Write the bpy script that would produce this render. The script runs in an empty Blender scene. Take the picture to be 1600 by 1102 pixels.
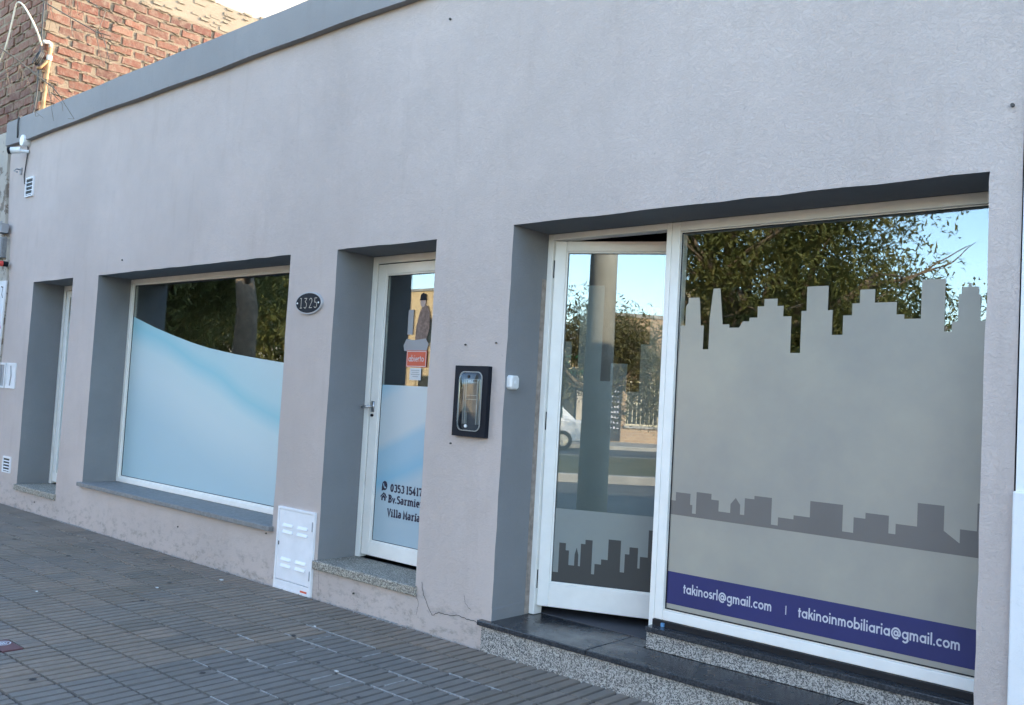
import bpy, bmesh, math, random
from mathutils import Vector, Matrix, Euler
R = math.radians
random.seed(7)
S = bpy.context.scene
COL = S.collection

# ---------------------------------------------------------------- camera
cam_d = bpy.data.cameras.new('camera'); cam = bpy.data.objects.new('camera', cam_d); COL.objects.link(cam)
YAW, PIT, ROL, FPX = -.722080748, .0517621021, .0560991917, 1426.06
CAM = Vector((0, -3.6189, 1.32))
fw = Vector((math.sin(YAW)*math.cos(PIT), math.cos(YAW)*math.cos(PIT), math.sin(PIT)))
r0 = Vector((math.cos(YAW), -math.sin(YAW), 0)); u0 = r0.cross(fw)
rr = r0*math.cos(ROL)+u0*math.sin(ROL); uu = u0*math.cos(ROL)-r0*math.sin(ROL)
cam.matrix_world = Matrix(((rr.x, uu.x, -fw.x, CAM.x), (rr.y, uu.y, -fw.y, CAM.y), (rr.z, uu.z, -fw.z, CAM.z), (0, 0, 0, 1)))
cam_d.sensor_width = 36; cam_d.lens = FPX/1600*36; cam_d.clip_start = .05; cam_d.clip_end = 3000
S.camera = cam

# ---------------------------------------------------------------- sky, sun, exposure
SUN_AZ, SUN_EL = 23, 22.0          # azimuth from +y (behind the building) towards +x
sd = Vector((math.sin(R(SUN_AZ))*math.cos(R(SUN_EL)), math.cos(R(SUN_AZ))*math.cos(R(SUN_EL)), math.sin(R(SUN_EL))))
W = bpy.data.worlds.new('World'); S.world = W; W.use_nodes = True
nt = W.node_tree; bg = nt.nodes['Background']
sky = nt.nodes.new('ShaderNodeTexSky'); sky.sky_type = 'NISHITA'; sky.sun_disc = False
sky.sun_elevation = R(SUN_EL); sky.sun_rotation = R(SUN_AZ); sky.air_density = 1.0; sky.dust_density = .6; sky.ozone_density = .9
nt.links.new(sky.outputs[0], bg.inputs[0]); bg.inputs[1].default_value = .15
sun_d = bpy.data.lights.new('sun', 'SUN'); sun_d.energy = 2.0; sun_d.angle = R(.53); sun_d.color = (1, .77, .54)
sun = bpy.data.objects.new('sun', sun_d); COL.objects.link(sun)
sun.rotation_euler = sd.to_track_quat('Z', 'Y').to_euler()
vs = S.view_settings; vs.view_transform = 'Standard'; vs.look = 'None'; vs.exposure = 2.65; vs.gamma = 1; vs.use_curve_mapping = False
S.render.engine = 'CYCLES'; S.cycles.use_denoising = True; S.cycles.use_adaptive_sampling = True; S.cycles.adaptive_threshold = .02; S.cycles.max_bounces = 6; S.cycles.diffuse_bounces = 3; S.cycles.glossy_bounces = 2; S.cycles.transparent_max_bounces = 10
S.cycles.caustics_reflective = False; S.cycles.caustics_refractive = False

# ---------------------------------------------------------------- materials
MATS = {}
def newmat(name):
    m = bpy.data.materials.new(name); m.use_nodes = True
    b = m.node_tree.nodes['Principled BSDF']; MATS[name] = m
    return m, m.node_tree, b
def N(t, k, **kw):
    n = t.nodes.new(k)
    for a, v in kw.items(): setattr(n, a, v)
    return n
def coords(t, sc=1, kind='Object'):
    tc = N(t, 'ShaderNodeTexCoord'); mp = N(t, 'ShaderNodeMapping')
    mp.inputs['Scale'].default_value = (sc, sc, sc) if not hasattr(sc, '__len__') else sc
    if kind == 'World':
        g = N(t, 'ShaderNodeNewGeometry'); t.links.new(g.outputs['Position'], mp.inputs[0])
    else: t.links.new(tc.outputs[kind], mp.inputs[0])
    return mp.outputs[0]
def noise(t, vec, scale, detail=4, rough=.6, dist=0):
    n = N(t, 'ShaderNodeTexNoise'); n.inputs['Scale'].default_value = scale; n.inputs['Detail'].default_value = detail
    n.inputs['Roughness'].default_value = rough; n.inputs['Distortion'].default_value = dist
    t.links.new(vec, n.inputs['Vector']); return n.outputs['Fac']
def ramp(t, fac, stops):
    r = N(t, 'ShaderNodeValToRGB'); e = r.color_ramp.elements
    while len(e) < len(stops): e.new(.5)
    for i, (p, c) in enumerate(stops):
        e[i].position = p; e[i].color = (c[0], c[1], c[2], 1) if hasattr(c, '__len__') else (c, c, c, 1)
    t.links.new(fac, r.inputs[0]); return r.outputs[0]
def mixc(t, fac, a, b, mode='MIX'):
    m = N(t, 'ShaderNodeMix', data_type='RGBA', blend_type=mode)
    for sock, v in ((m.inputs[0], fac), (m.inputs[6], a), (m.inputs[7], b)):
        if hasattr(v, 'is_output') or hasattr(v, 'links'): t.links.new(v, sock)
        elif hasattr(v, '__len__'): sock.default_value = (v[0], v[1], v[2], 1)
        else: sock.default_value = v
    return m.outputs[2]
def math_(t, op, a, b=0, c=None):
    m = N(t, 'ShaderNodeMath', operation=op)
    for i, v in enumerate((a, b) if c is None else (a, b, c)):
        if hasattr(v, 'links'): t.links.new(v, m.inputs[i])
        else: m.inputs[i].default_value = v
    return m.outputs[0]
def bump(t, b, h, strength=.4, dist=.01):
    n = N(t, 'ShaderNodeBump'); n.inputs['Strength'].default_value = strength; n.inputs['Distance'].default_value = dist
    t.links.new(h, n.inputs['Height']); t.links.new(n.outputs[0], b.inputs['Normal'])
def simple(name, col, rough=.5, metal=0, var=.12, vs_=6, bmp=0, bs=60, spec=.5):
    m, t, b = newmat(name); v = coords(t, kind='World')
    f = noise(t, v, vs_)
    lo = [c*(1-var) for c in col]; hi = [min(1, c*(1+var)) for c in col]
    t.links.new(ramp(t, f, [(.3, lo), (.7, hi)]), b.inputs['Base Color'])
    b.inputs['Roughness'].default_value = rough; b.inputs['Metallic'].default_value = metal; b.inputs['Specular IOR Level'].default_value = spec
    if bmp: bump(t, b, noise(t, v, bs, 3), bmp, .004)
    return m
# painted, finely combed plaster of the facade
def plaster(name, col, stain=True, relief=1.0):
    m, t, b = newmat(name); v = coords(t, kind='World')
    big = noise(t, v, .9, 3); mid = noise(t, v, 7, 5)
    c1 = ramp(t, big, [(.3, [c*.90 for c in col]), (.7, [c*1.07 for c in col])])
    c2 = mixc(t, ramp(t, mid, [(.35, .0), (.75, .30)]), c1, [c*.84 for c in col])
    pit_shade = ramp(t, noise(t, coords(t, (1.3, 1.3, 1), 'World'), 30, 3, .6, 1.8), [(.62, 0), (.70, .20)]); c2 = mixc(t, pit_shade, c2, [c*.70 for c in col])  # shade of small gouges put into the colour as darker specks
    if stain:
        vv = coords(t, (2.2, 2.2, .35), 'World'); st = noise(t, vv, 3.0, 6, .65)
        c2 = mixc(t, ramp(t, st, [(.55, 0), (.78, .26)]), c2, (col[0]*.66, col[1]*.62, col[2]*.58))
        # splash dirt and rubbed spots just above the pavement
        sp = N(t, 'ShaderNodeSeparateXYZ'); t.links.new(coords(t, kind='World'), sp.inputs[0])
        low = math_(t, 'SUBTRACT', 1, math_(t, 'MULTIPLY', sp.outputs[2], 3.2)); low = math_(t, 'MAXIMUM', low, 0)
        blot = ramp(t, noise(t, coords(t, (3, 3, 5), 'World'), 3.5, 7, .75), [(.50, 0), (.62, 1)])
        c2 = mixc(t, math_(t, 'MULTIPLY', math_(t, 'MULTIPLY', low, blot), .55), c2, (.17, .155, .13))
        chip = ramp(t, noise(t, v, 26, 3, .6), [(.70, 0), (.73, 1)])
        c2 = mixc(t, math_(t, 'MULTIPLY', chip, .30), c2, [c*.55 for c in col])
    t.links.new(c2, b.inputs['Base Color']); b.inputs['Roughness'].default_value = .85; b.inputs['Specular IOR Level'].default_value = .25
    # fine trowel grain: distorted noise plus short curly gouges
    g1 = noise(t, v, 95, 4, .65); wv = noise(t, coords(t, (1, 1, 1.6), 'World'), 42, 3, .55, 1.2)
    gouge = ramp(t, wv, [(.44, 1), (.5, 0), (.56, 1)])
    h = math_(t, 'ADD', math_(t, 'MULTIPLY', g1, .6), math_(t, 'MULTIPLY', gouge, .35))
    h = math_(t, 'ADD', h, math_(t, 'MULTIPLY', noise(t, v, 9, 3), 1.2))
    bump(t, b, h, .55*relief, .008)
    return m
plaster('facade', (.56, .478, .438))
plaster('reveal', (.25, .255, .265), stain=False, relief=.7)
plaster('cornice', (.295, .285, .28), relief=.5)
plaster('cream_plaster', (.34, .28, .205), relief=1.6)
plaster('white_plaster', (.50, .46, .40), relief=.6)
plaster('old_plaster', (.62, .56, .48), relief=2.2)
_t = MATS['old_plaster'].node_tree; _b = _t.nodes['Principled BSDF']; _l = _b.inputs['Base Color'].links[0].from_socket
_t.links.new(mixc(_t, ramp(_t, noise(_t, coords(_t, kind='World'), 5.5, 6, .7), [(.52, 0), (.56, .85)]), _l, (.22, .17, .13)), _b.inputs['Base Color'])
plaster('neighbour_white', (.80, .80, .80), stain=False, relief=.25)
plaster('yellow_plaster', (.70, .52, .30), relief=.5)
plaster('tan_plaster', (.50, .42, .33), relief=.5)
plaster('mortar', (.30, .235, .165), stain=False, relief=2)
simple('white_alu', (.86, .84, .79), .35, 0, .04, 9)
simple('white_steel', (.80, .80, .82), .4, 0, .05, 9)
simple('black_metal', (.012, .013, .016), .5, 0, .2, spec=.3)
simple('black_plastic', (.008, .010, .016), .6, 0, .15, spec=.2)
simple('dark_line', (.08, .075, .07), .9)
simple('stone_sill', (.20, .20, .20), .6, 0, .2, 40, .2, 90)
simple('interior', (.20, .20, .21), .8)
simple('interior_dark', (.07, .07, .08), .8)
simple('roofing', (.25, .2, .17), .9)
simple('steel', (.55, .55, .55), .3, 1)
simple('chrome_plastic', (.75, .76, .76), .35)
simple('rail_grey', (.36, .35, .33), .5)
simple('meter_brown', (.15, .125, .11), .5)
simple('plaque_rim', (.40, .40, .42), .4)
simple('plaque_gold', (.40, .36, .30), .4)
simple('pvc', (.75, .70, .60), .5, 0, .25, 12)
simple('rust_pipe', (.46, .27, .12), .7, 0, .35, 14)
simple('cable_black', (.03, .03, .03), .6)
simple('cable_cream', (.66, .58, .44), .6)
simple('asphalt', (.10, .098, .095), .9, 0, .25, 3, .4, 120)
simple('concrete', (.34, .32, .29), .85, 0, .2, 4, .3, 60)
simple('print_navy', (.018, .016, .045), .5, 0, .05)
simple('print_white', (.55, .55, .60), .6, 0, .03)
simple('print_grey', (.32, .32, .33), .6, 0, .05)
simple('sign_red', (.62, .10, .045), .5, 0, .06)
simple('paper', (.62, .62, .62), .7, 0, .04)
simple('coat_brown', (.22, .15, .12), .8, 0, .4, 40)
simple('skin_print', (.45, .33, .28), .8, 0, .1)
simple('band_blue', (.022, .026, .125), .5, 0, .08, 5)
simple('skyline_brown', (.155, .140, .128), .55, 0, .06, 3)
simple('skyline_dark', (.05, .05, .047), .55, 0, .06, 3)
simple('green_sign', (.03, .45, .16), .5)
simple('plastic_green', (.03, .35, .14), .5)
simple('car_paint', (.72, .72, .72), .25)
simple('car_glass', (.05, .09, .10), .08)
simple('rubber', (.02, .02, .02), .8)
simple('maroon', (.13, .055, .06), .7, 0, .15, 20)
simple('pink_paint', (.62, .16, .30), .7)
simple('red_plastic', (.65, .06, .05), .5)
simple('cream_metal', (.72, .64, .45), .5)
simple('chalk', (.035, .035, .04), .8)
simple('bark', (.27, .205, .14), .95, 0, .4, 12, .8, 30)
simple('twig', (.16, .125, .085), .95, 0, .4, 20)
simple('pole_concrete', (.40, .385, .33), .8, 0, .1, 5)
simple('window_dark', (.03, .035, .04), .1)
simple('grout_light', (.33, .32, .31), .95, 0, .3, 30)
simple('tape_blue', (.12, .30, .55), .6)
simple('tile_bed', (.045, .042, .040), .95, 0, .3, 30)
simple('silicone', (.30, .255, .22), .8, 0, .3, 30)
def film(name, col, col2=None, rough=.55):
    m, t, b = newmat(name); v = coords(t, kind='World')
    f = noise(t, v, 1.7, 5, .65)
    t.links.new(ramp(t, f, [(.3, [col[0]*.86, col[1]*.87, col[2]*.90]), (.7, [col[0]*1.10, col[1]*1.08, col[2]*1.03])]), b.inputs['Base Color'])
    b.inputs['Roughness'].default_value = rough; b.inputs['Specular IOR Level'].default_value = .5
    return m
film('frost', (.36, .338, .292), rough=.30)
film('frost_low', (.25, .275, .265), rough=.3)
film('frost_door', (.195, .215, .21))
def wavefilm(name, kx, x0, z0, z1, stops, wob=.10):
    # printed pale blue film: soft slanted bands in lighter and stronger blue
    m, t, b = newmat(name); v = coords(t, (1, 0, 1), 'World')
    sp = N(t, 'ShaderNodeSeparateXYZ'); t.links.new(v, sp.inputs[0])
    d = math_(t, 'MULTIPLY_ADD', math_(t, 'ADD', sp.outputs[0], -x0), kx, sp.outputs[2])
    d = math_(t, 'ADD', d, math_(t, 'MULTIPLY_ADD', noise(t, v, .9, 1), wob*2, -wob))
    d = math_(t, 'DIVIDE', math_(t, 'ADD', d, -z0), z1-z0)
    t.links.new(ramp(t, d, stops), b.inputs['Base Color'])
    b.inputs['Roughness'].default_value = .28; b.inputs['Specular IOR Level'].default_value = .5
    return m
wavefilm('film_blue', .30, -8.09, .44, 2.3, [(0, (.38, .53, .58)), (.35, (.42, .56, .61)), (.56, (.53, .64, .66)), (.66, (.52, .65, .67)), (.74, (.29, .56, .63)), (.80, (.42, .61, .65)), (1, (.50, .62, .65))])
wavefilm('film_blue_door', -.42, -4.594, .30, 1.40, [(0, (.39, .50, .56)), (.30, (.42, .52, .57)), (.38, (.25, .47, .60)), (.46, (.33, .50, .60)), (.56, (.33, .50, .60)), (.62, (.52, .58, .60)), (.86, (.50, .57, .60)), (1, (.25, .49, .62))], .04)
def glass(name, ior, tint=(1, 1, 1)):
    m, t, b = newmat(name); t.nodes.remove(b)
    out = t.nodes['Material Output']
    tr = N(t, 'ShaderNodeBsdfTransparent'); tr.inputs[0].default_value = (tint[0], tint[1], tint[2], 1)
    gl = N(t, 'ShaderNodeBsdfGlossy'); gl.inputs['Roughness'].default_value = 0; gl.inputs[0].default_value = (.84, .94, 1, 1)
    lw = N(t, 'ShaderNodeLayerWeight'); lw.inputs[0].default_value = .5
    fr = math_(t, 'MULTIPLY_ADD', math_(t, 'POWER', lw.outputs['Facing'], 4.0), 1-ior, ior)     # Schlick, ior = reflectance at normal incidence
    mx = N(t, 'ShaderNodeMixShader')
    t.links.new(fr, mx.inputs[0]); t.links.new(tr.outputs[0], mx.inputs[1]); t.links.new(gl.outputs[0], mx.inputs[2]); t.links.new(mx.outputs[0], out.inputs[0])
    return m
glass('glass', .10, (.94, .965, .96)); glass('glass_coated', .14, (.90, .93, .92)); glass('visor', .05, (.80, .84, .84))
def speckle(name, dark, light, scale, rough):
    m, t, b = newmat(name); v = coords(t, kind='World')
    n = N(t, 'ShaderNodeTexVoronoi'); n.inputs['Scale'].default_value = scale; t.links.new(v, n.inputs['Vector'])
    sp = N(t, 'ShaderNodeSeparateColor'); t.links.new(n.outputs['Color'], sp.inputs[0])
    c = ramp(t, sp.outputs[0], [(0, dark), (.34, dark), (.36, [a*.55 for a in light]), (.62, [a*.6 for a in light]), (.64, light), (1, light)])
    c = mixc(t, ramp(t, noise(t, v, 5, 4), [(.5, 0), (.75, .35)]), c, (.20, .185, .16))
    t.links.new(c, b.inputs['Base Color']); b.inputs['Roughness'].default_value = rough
    return m
speckle('terrazzo', (.085, .085, .085), (.46, .44, .41), 220, .6)
speckle('terrazzo_sill', (.14, .125, .105), (.42, .39, .33), 190, .7)
def granite():
    m, t, b = newmat('black_granite'); v = coords(t, kind='World')
    t.links.new(ramp(t, noise(t, v, 120, 2), [(.4, (.022, .024, .028)), (.7, (.06, .063, .07))]), b.inputs['Base Color'])
    t.links.new(ramp(t, noise(t, v, 6, 4), [(.3, .16), (.7, .34)]), b.inputs['Roughness'])
granite()
def tilemat(name, cols, rnd=True):
    m, t, b = newmat(name); v = coords(t, kind='World')
    if rnd: f = N(t, 'ShaderNodeObjectInfo').outputs['Random']
    else:
        n = N(t, 'ShaderNodeTexWhiteNoise'); sn = N(t, 'ShaderNodeVectorMath', operation='FLOOR')
        t.links.new(coords(t, (4.9, 4.9, 0), 'World'), sn.inputs[0]); t.links.new(sn.outputs[0], n.inputs[0]); f = n.outputs[0]
    c = ramp(t, f, [(i/(len(cols)-1), x) for i, x in enumerate(cols)])
    c = mixc(t, ramp(t, noise(t, v, 9, 6, .7), [(.35, 0), (.75, .45)]), c, [x*.62 for x in cols[0]])
    c = mixc(t, ramp(t, noise(t, v, 1.3, 4), [(.45, 0), (.7, .3)]), c, (.15, .15, .15))
    c = mixc(t, ramp(t, noise(t, v, 160, 2), [(.62, 0), (.7, .3)]), c, (.30, .29, .28))
    t.links.new(c, b.inputs['Base Color']); b.inputs['Roughness'].default_value = .75
    bump(t, b, noise(t, v, 140, 3), .35, .002)
tilemat('tile_brown', [(.185, .149, .115), (.240, .190, .148), (.203, .171, .141), (.258, .199, .152), (.172, .144, .117)])
tilemat('tile_blue', [(.160, .143, .125), (.188, .166, .145), (.168, .149, .131)])
tilemat('tile_far', [(.172, .146, .122), (.208, .174, .148), (.181, .161, .142), (.216, .182, .152)], False)
def brickmat():
    m, t, b = newmat('brick'); v = coords(t, kind='World')
    f = N(t, 'ShaderNodeObjectInfo').outputs['Random']
    c = ramp(t, f, [(0, (.165, .062, .042)), (.35, (.21, .088, .056)), (.7, (.125, .055, .040)), (1, (.23, .118, .078))])
    c = mixc(t, ramp(t, noise(t, v, 14, 6, .75), [(.46, 0), (.64, .8)]), c, (.25, .18, .125))
    t.links.new(c, b.inputs['Base Color']); b.inputs['Roughness'].default_value = .9
    bump(t, b, noise(t, v, 40, 5, .7), .9, .012)
brickmat()
def brickpat():
    m, t, b = newmat('brick_pattern'); v = coords(t, kind='World')
    cx = N(t, 'ShaderNodeSeparateXYZ'); t.links.new(v, cx.inputs[0]); cb = N(t, 'ShaderNodeCombineXYZ')
    t.links.new(math_(t, 'ADD', cx.outputs[0], cx.outputs[1]), cb.inputs[0]); t.links.new(cx.outputs[2], cb.inputs[1])
    bt = N(t, 'ShaderNodeTexBrick'); t.links.new(cb.outputs[0], bt.inputs[0]); bt.inputs['Scale'].default_value = 1
    bt.inputs['Brick Width'].default_value = .28; bt.inputs['Row Height'].default_value = .112; bt.inputs['Mortar Size'].default_value = .012
    bt.inputs['Color1'].default_value = (.45, .31, .19, 1); bt.inputs['Color2'].default_value = (.38, .25, .15, 1); bt.inputs['Mortar'].default_value = (.45, .36, .27, 1)
    t.links.new(bt.outputs[0], b.inputs['Base Color']); b.inputs['Roughness'].default_value = .9
brickpat()
def leafmat(name, cols):
    m, t, b = newmat(name); v = coords(t, kind='World')
    c = ramp(t, noise(t, v, 1.6, 4, .7), [(.3, cols[0]), (.5, cols[1]), (.72, cols[2])])
    t.links.new(c, b.inputs['Base Color']); b.inputs['Roughness'].default_value = .6
    tl = N(t, 'ShaderNodeBsdfTranslucent'); t.links.new(c, tl.inputs[0]); mx = N(t, 'ShaderNodeMixShader'); mx.inputs[0].default_value = .3
    t.links.new(b.outputs[0], mx.inputs[1]); t.links.new(tl.outputs[0], mx.inputs[2]); t.links.new(mx.outputs[0], t.nodes['Material Output'].inputs[0])
leafmat('leaf_olive', [(.10, .13, .035), (.20, .205, .06), (.33, .285, .10)])
leafmat('leaf_dry', [(.10, .10, .035), (.17, .15, .055), (.23, .19, .08)])
leafmat('grass', [(.10, .11, .04), (.17, .16, .07), (.24, .20, .10)])

# ---------------------------------------------------------------- mesh helpers
def wloc(o):
    v = Vector((0, 0, 0))
    while o is not None: v += o.location; o = o.parent
    return v
class MB:
    def __init__(s): s.v = []; s.f = []; s.m = []
    def add(s, vs_, fs, mi=0):
        n = len(s.v); s.v += [tuple(a) for a in vs_]; s.f += [tuple(i+n for i in f) for f in fs]; s.m += [mi]*len(fs); return s
    def box(s, x0, x1, y0, y1, z0, z1, mi=0):
        return s.add([(x0, y0, z0), (x1, y0, z0), (x1, y1, z0), (x0, y1, z0), (x0, y0, z1), (x1, y0, z1), (x1, y1, z1), (x0, y1, z1)],
                     [(0, 3, 2, 1), (4, 5, 6, 7), (0, 1, 5, 4), (1, 2, 6, 5), (2, 3, 7, 6), (3, 0, 4, 7)], mi)
    def poly(s, pts, y, mi=0):           # polygon in a plane y = const
        return s.add([(a, y, b) for a, b in pts], [tuple(range(len(pts)))], mi)
    def slab(s, pts, y0, y1, mi=0):      # extruded polygon, y0 is the face towards the street
        n = len(pts); v = [(a, y0, b) for a, b in pts]+[(a, y1, b) for a, b in pts]
        return s.add(v, [tuple(range(n)), tuple(range(2*n-1, n-1, -1))]+[(i, i+n, (i+1) % n+n, (i+1) % n) for i in range(n)], mi)
    def tube(s, pts, rad, n=8, mi=0, cap=True):
        pts = [Vector(p) for p in pts]; rads = rad if hasattr(rad, '__len__') else [rad]*len(pts); vs_ = []; fs = []
        up = Vector((.31, .17, .93))
        for i, p in enumerate(pts):
            d = (pts[min(i+1, len(pts)-1)]-pts[max(i-1, 0)]).normalized()
            a = d.cross(up)
            if a.length < .05: a = d.cross(Vector((1, .2, 0)))
            a.normalize(); b = d.cross(a)
            vs_ += [p+rads[i]*(a*math.cos(2*math.pi*k/n)+b*math.sin(2*math.pi*k/n)) for k in range(n)]
        for i in range(len(pts)-1):
            fs += [(i*n+k, i*n+(k+1) % n, (i+1)*n+(k+1) % n, (i+1)*n+k) for k in range(n)]
        if cap: fs += [tuple(range(n-1, -1, -1)), tuple((len(pts)-1)*n+k for k in range(n))]
        return s.add(vs_, fs, mi)
    def build(s, name, mats, parent=None, smooth=False, bevel=0, local=False, loc=None):
        off = Vector((0, 0, 0)) if local else (Vector(loc) if loc else (wloc(parent) if parent else Vector((0, 0, 0))))
        me = bpy.data.meshes.new(name); me.from_pydata([tuple(Vector(v)-off) for v in s.v], [], s.f)
        for m in (mats if isinstance(mats, (list, tuple)) else [mats]): me.materials.append(MATS[m])
        me.polygons.foreach_set('material_index', s.m)
        if smooth: me.polygons.foreach_set('use_smooth', [True]*len(me.polygons))
        me.update()
        o = bpy.data.objects.new(name, me); COL.objects.link(o); o.parent = parent
        if loc and not parent: o.location = loc
        if bevel:
            b = o.modifiers.new('bevel', 'BEVEL'); b.width = bevel; b.segments = 2; b.limit_method = 'ANGLE'; b.angle_limit = R(40)
            b.harden_normals = False
        return o
def tag(o, label, cat=None, group=None, kind=None):
    o['label'] = label
    if cat: o['category'] = cat
    if group: o['group'] = group
    if kind: o['kind'] = kind
    return o
def thing(name, loc, label, cat, group=None):
    o = bpy.data.objects.new(name, None); COL.objects.link(o); o.location = loc; o.empty_display_size = .1
    return tag(o, label, cat, group)
def struct(o): o['kind'] = 'structure'; return o
def B(x0, x1, y0, y1, z0, z1): return MB().box(x0, x1, y0, y1, z0, z1)
def frame_mb(x0, x1, z0, z1, w, y0, y1, bottom=True, wb=None):
    m = MB(); wb = wb or w
    m.box(x0, x0+w, y0, y1, z0, z1); m.box(x1-w, x1, y0, y1, z0, z1)
    m.box(x0+w, x1-w, y0, y1, z1-w, z1)
    if bottom: m.box(x0+w, x1-w, y0, y1, z0, z0+wb)
    return m
# a wall sheet with openings: front faces, reveals, back; slightly uneven like hand-laid plaster
def hsh(a, b): return math.sin(a*12.9898+b*78.233)*43758.5453 % 1.0
def wall_mb(x0, x1, z0, z1, ops, yf=0, depth=.34, sgn=1, step=.14, wob=.003):
    m = MB(); xs = {x0, x1}; zs = {z0, z1}
    for o in ops: xs |= {o[0], o[1]}; zs |= {o[2], o[3]}
    def refine(l):
        l = sorted(l); out = []
        for a, b in zip(l, l[1:]):
            n = max(1, round((b-a)/step)); out += [a+(b-a)*i/n for i in range(n)]
        return out+[l[-1]]
    xs = [x for x in refine(xs)]; zs = [z for z in refine(zs)]
    def Y(x, z): return yf+sgn*wob*(math.sin(x*2.3+z*1.7)+.7*math.sin(x*5.1-z*3.3)+.6*(hsh(round(x, 3), round(z, 3))-.5))
    idx = {}
    for i, x in enumerate(xs):
        for j, z in enumerate(zs):
            jx = jz = 0
            for o in ops:
                if wob and o[2]+.01 < z < o[3]-.01 and x in (o[0], o[1]): jx = (hsh(x+3.1, z)-.5)*.007
                if wob and o[0]+.01 < x < o[1]-.01 and z == o[3]: jz = (hsh(x, z+1.7)-.5)*.006
            idx[i, j] = len(m.v); m.v.append((x+jx, Y(x, z), z+jz))
    def inside(x, z): return any(o[0] < x < o[1] and o[2] < z < o[3] for o in ops)
    sol = {}
    for i in range(len(xs)-1):
        for j in range(len(zs)-1):
            c = not inside((xs[i]+xs[i+1])/2, (zs[j]+zs[j+1])/2); sol[i, j] = c
            if c:
                q = (idx[i, j], idx[i+1, j], idx[i+1, j+1], idx[i, j+1]); m.f.append(q if sgn > 0 else q[::-1]); m.m.append(0)
    yb = yf+sgn*depth
    for i in range(len(xs)-1):
        for j in range(len(zs)-1):
            if sol[i, j]: continue
            for (di, dj, a, b) in ((-1, 0, (i, j), (i, j+1)), (1, 0, (i+1, j+1), (i+1, j)), (0, -1, (i+1, j), (i, j)), (0, 1, (i, j+1), (i+1, j+1))):
                if sol.get((i+di, j+dj), False):
                    pa = m.v[idx[a]]; pb = m.v[idx[b]]
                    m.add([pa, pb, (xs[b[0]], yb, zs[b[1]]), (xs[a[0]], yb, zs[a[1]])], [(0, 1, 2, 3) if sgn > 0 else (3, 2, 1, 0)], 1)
    return m

# ---------------------------------------------------------------- stroke lettering
def arc(cx, cy, rx, ry, a0, a1, n=14): return [(cx+rx*math.cos(R(a0+(a1-a0)*i/n)), cy+ry*math.sin(R(a0+(a1-a0)*i/n))) for i in range(n+1)]
def glyph_geo(c):        # round geometric lower case
    st = lambda x, a=0, b=.46: [(x, a), (x, b)]; o = arc(.235, .23, .175, .175, 0, 360, 22)
    G = {'o': ([o], .50), 'a': ([o, st(.41)], .52), 'b': ([st(.06, 0, .72), o], .50), 'c': ([arc(.235, .23, .175, .175, 48, 312, 16)], .42),
         'g': ([o, [(.41, .46), (.41, -.03)]+arc(.235, -.03, .175, .15, 0, -150, 10)], .52), 'i': ([st(.06), [(.06, .56), (.06, .67)]], .18),
         'k': ([st(.06, 0, .72), [(.09, .20), (.32, .46)], [(.17, .28), (.36, 0)]], .40), 'l': ([st(.06, 0, .72)], .18),
         'n': ([st(.06), arc(.205, .27, .145, .145, 170, 0, 10)+[(.35, 0)]], .47),
         'm': ([st(.06), arc(.18, .28, .12, .13, 170, 0, 10)+[(.30, 0)], arc(.42, .28, .12, .13, 170, 0, 10)+[(.54, 0)]], .66),
         'r': ([st(.06), arc(.20, .25, .14, .16, 170, 55, 8)], .31), 's': ([arc(.155, .325, .10, .085, 40, 250, 10)+arc(.155, .14, .115, .09, 80, -150, 10)], .33),
         't': ([st(.13, 0, .60), [(.02, .41), (.26, .41)]], .29), 'e': ([[(.06, .24), (.40, .24)]+arc(.235, .23, .175, .175, 4, 310, 18)], .47),
         '@': ([arc(.35, .25, .13, .13, 0, 360, 16), [(.48, .38), (.48, .18)]+arc(.55, .18, .07, .07, 180, 360, 6)+arc(.35, .25, .29, .30, -5, 305, 26)], .74),
         '.': ([[(.06, -.005), (.06, .10)]], .17), '|': ([[(.06, -.08), (.06, .62)]], .16), ' ': ([], .28)}
    return G[c]
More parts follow.
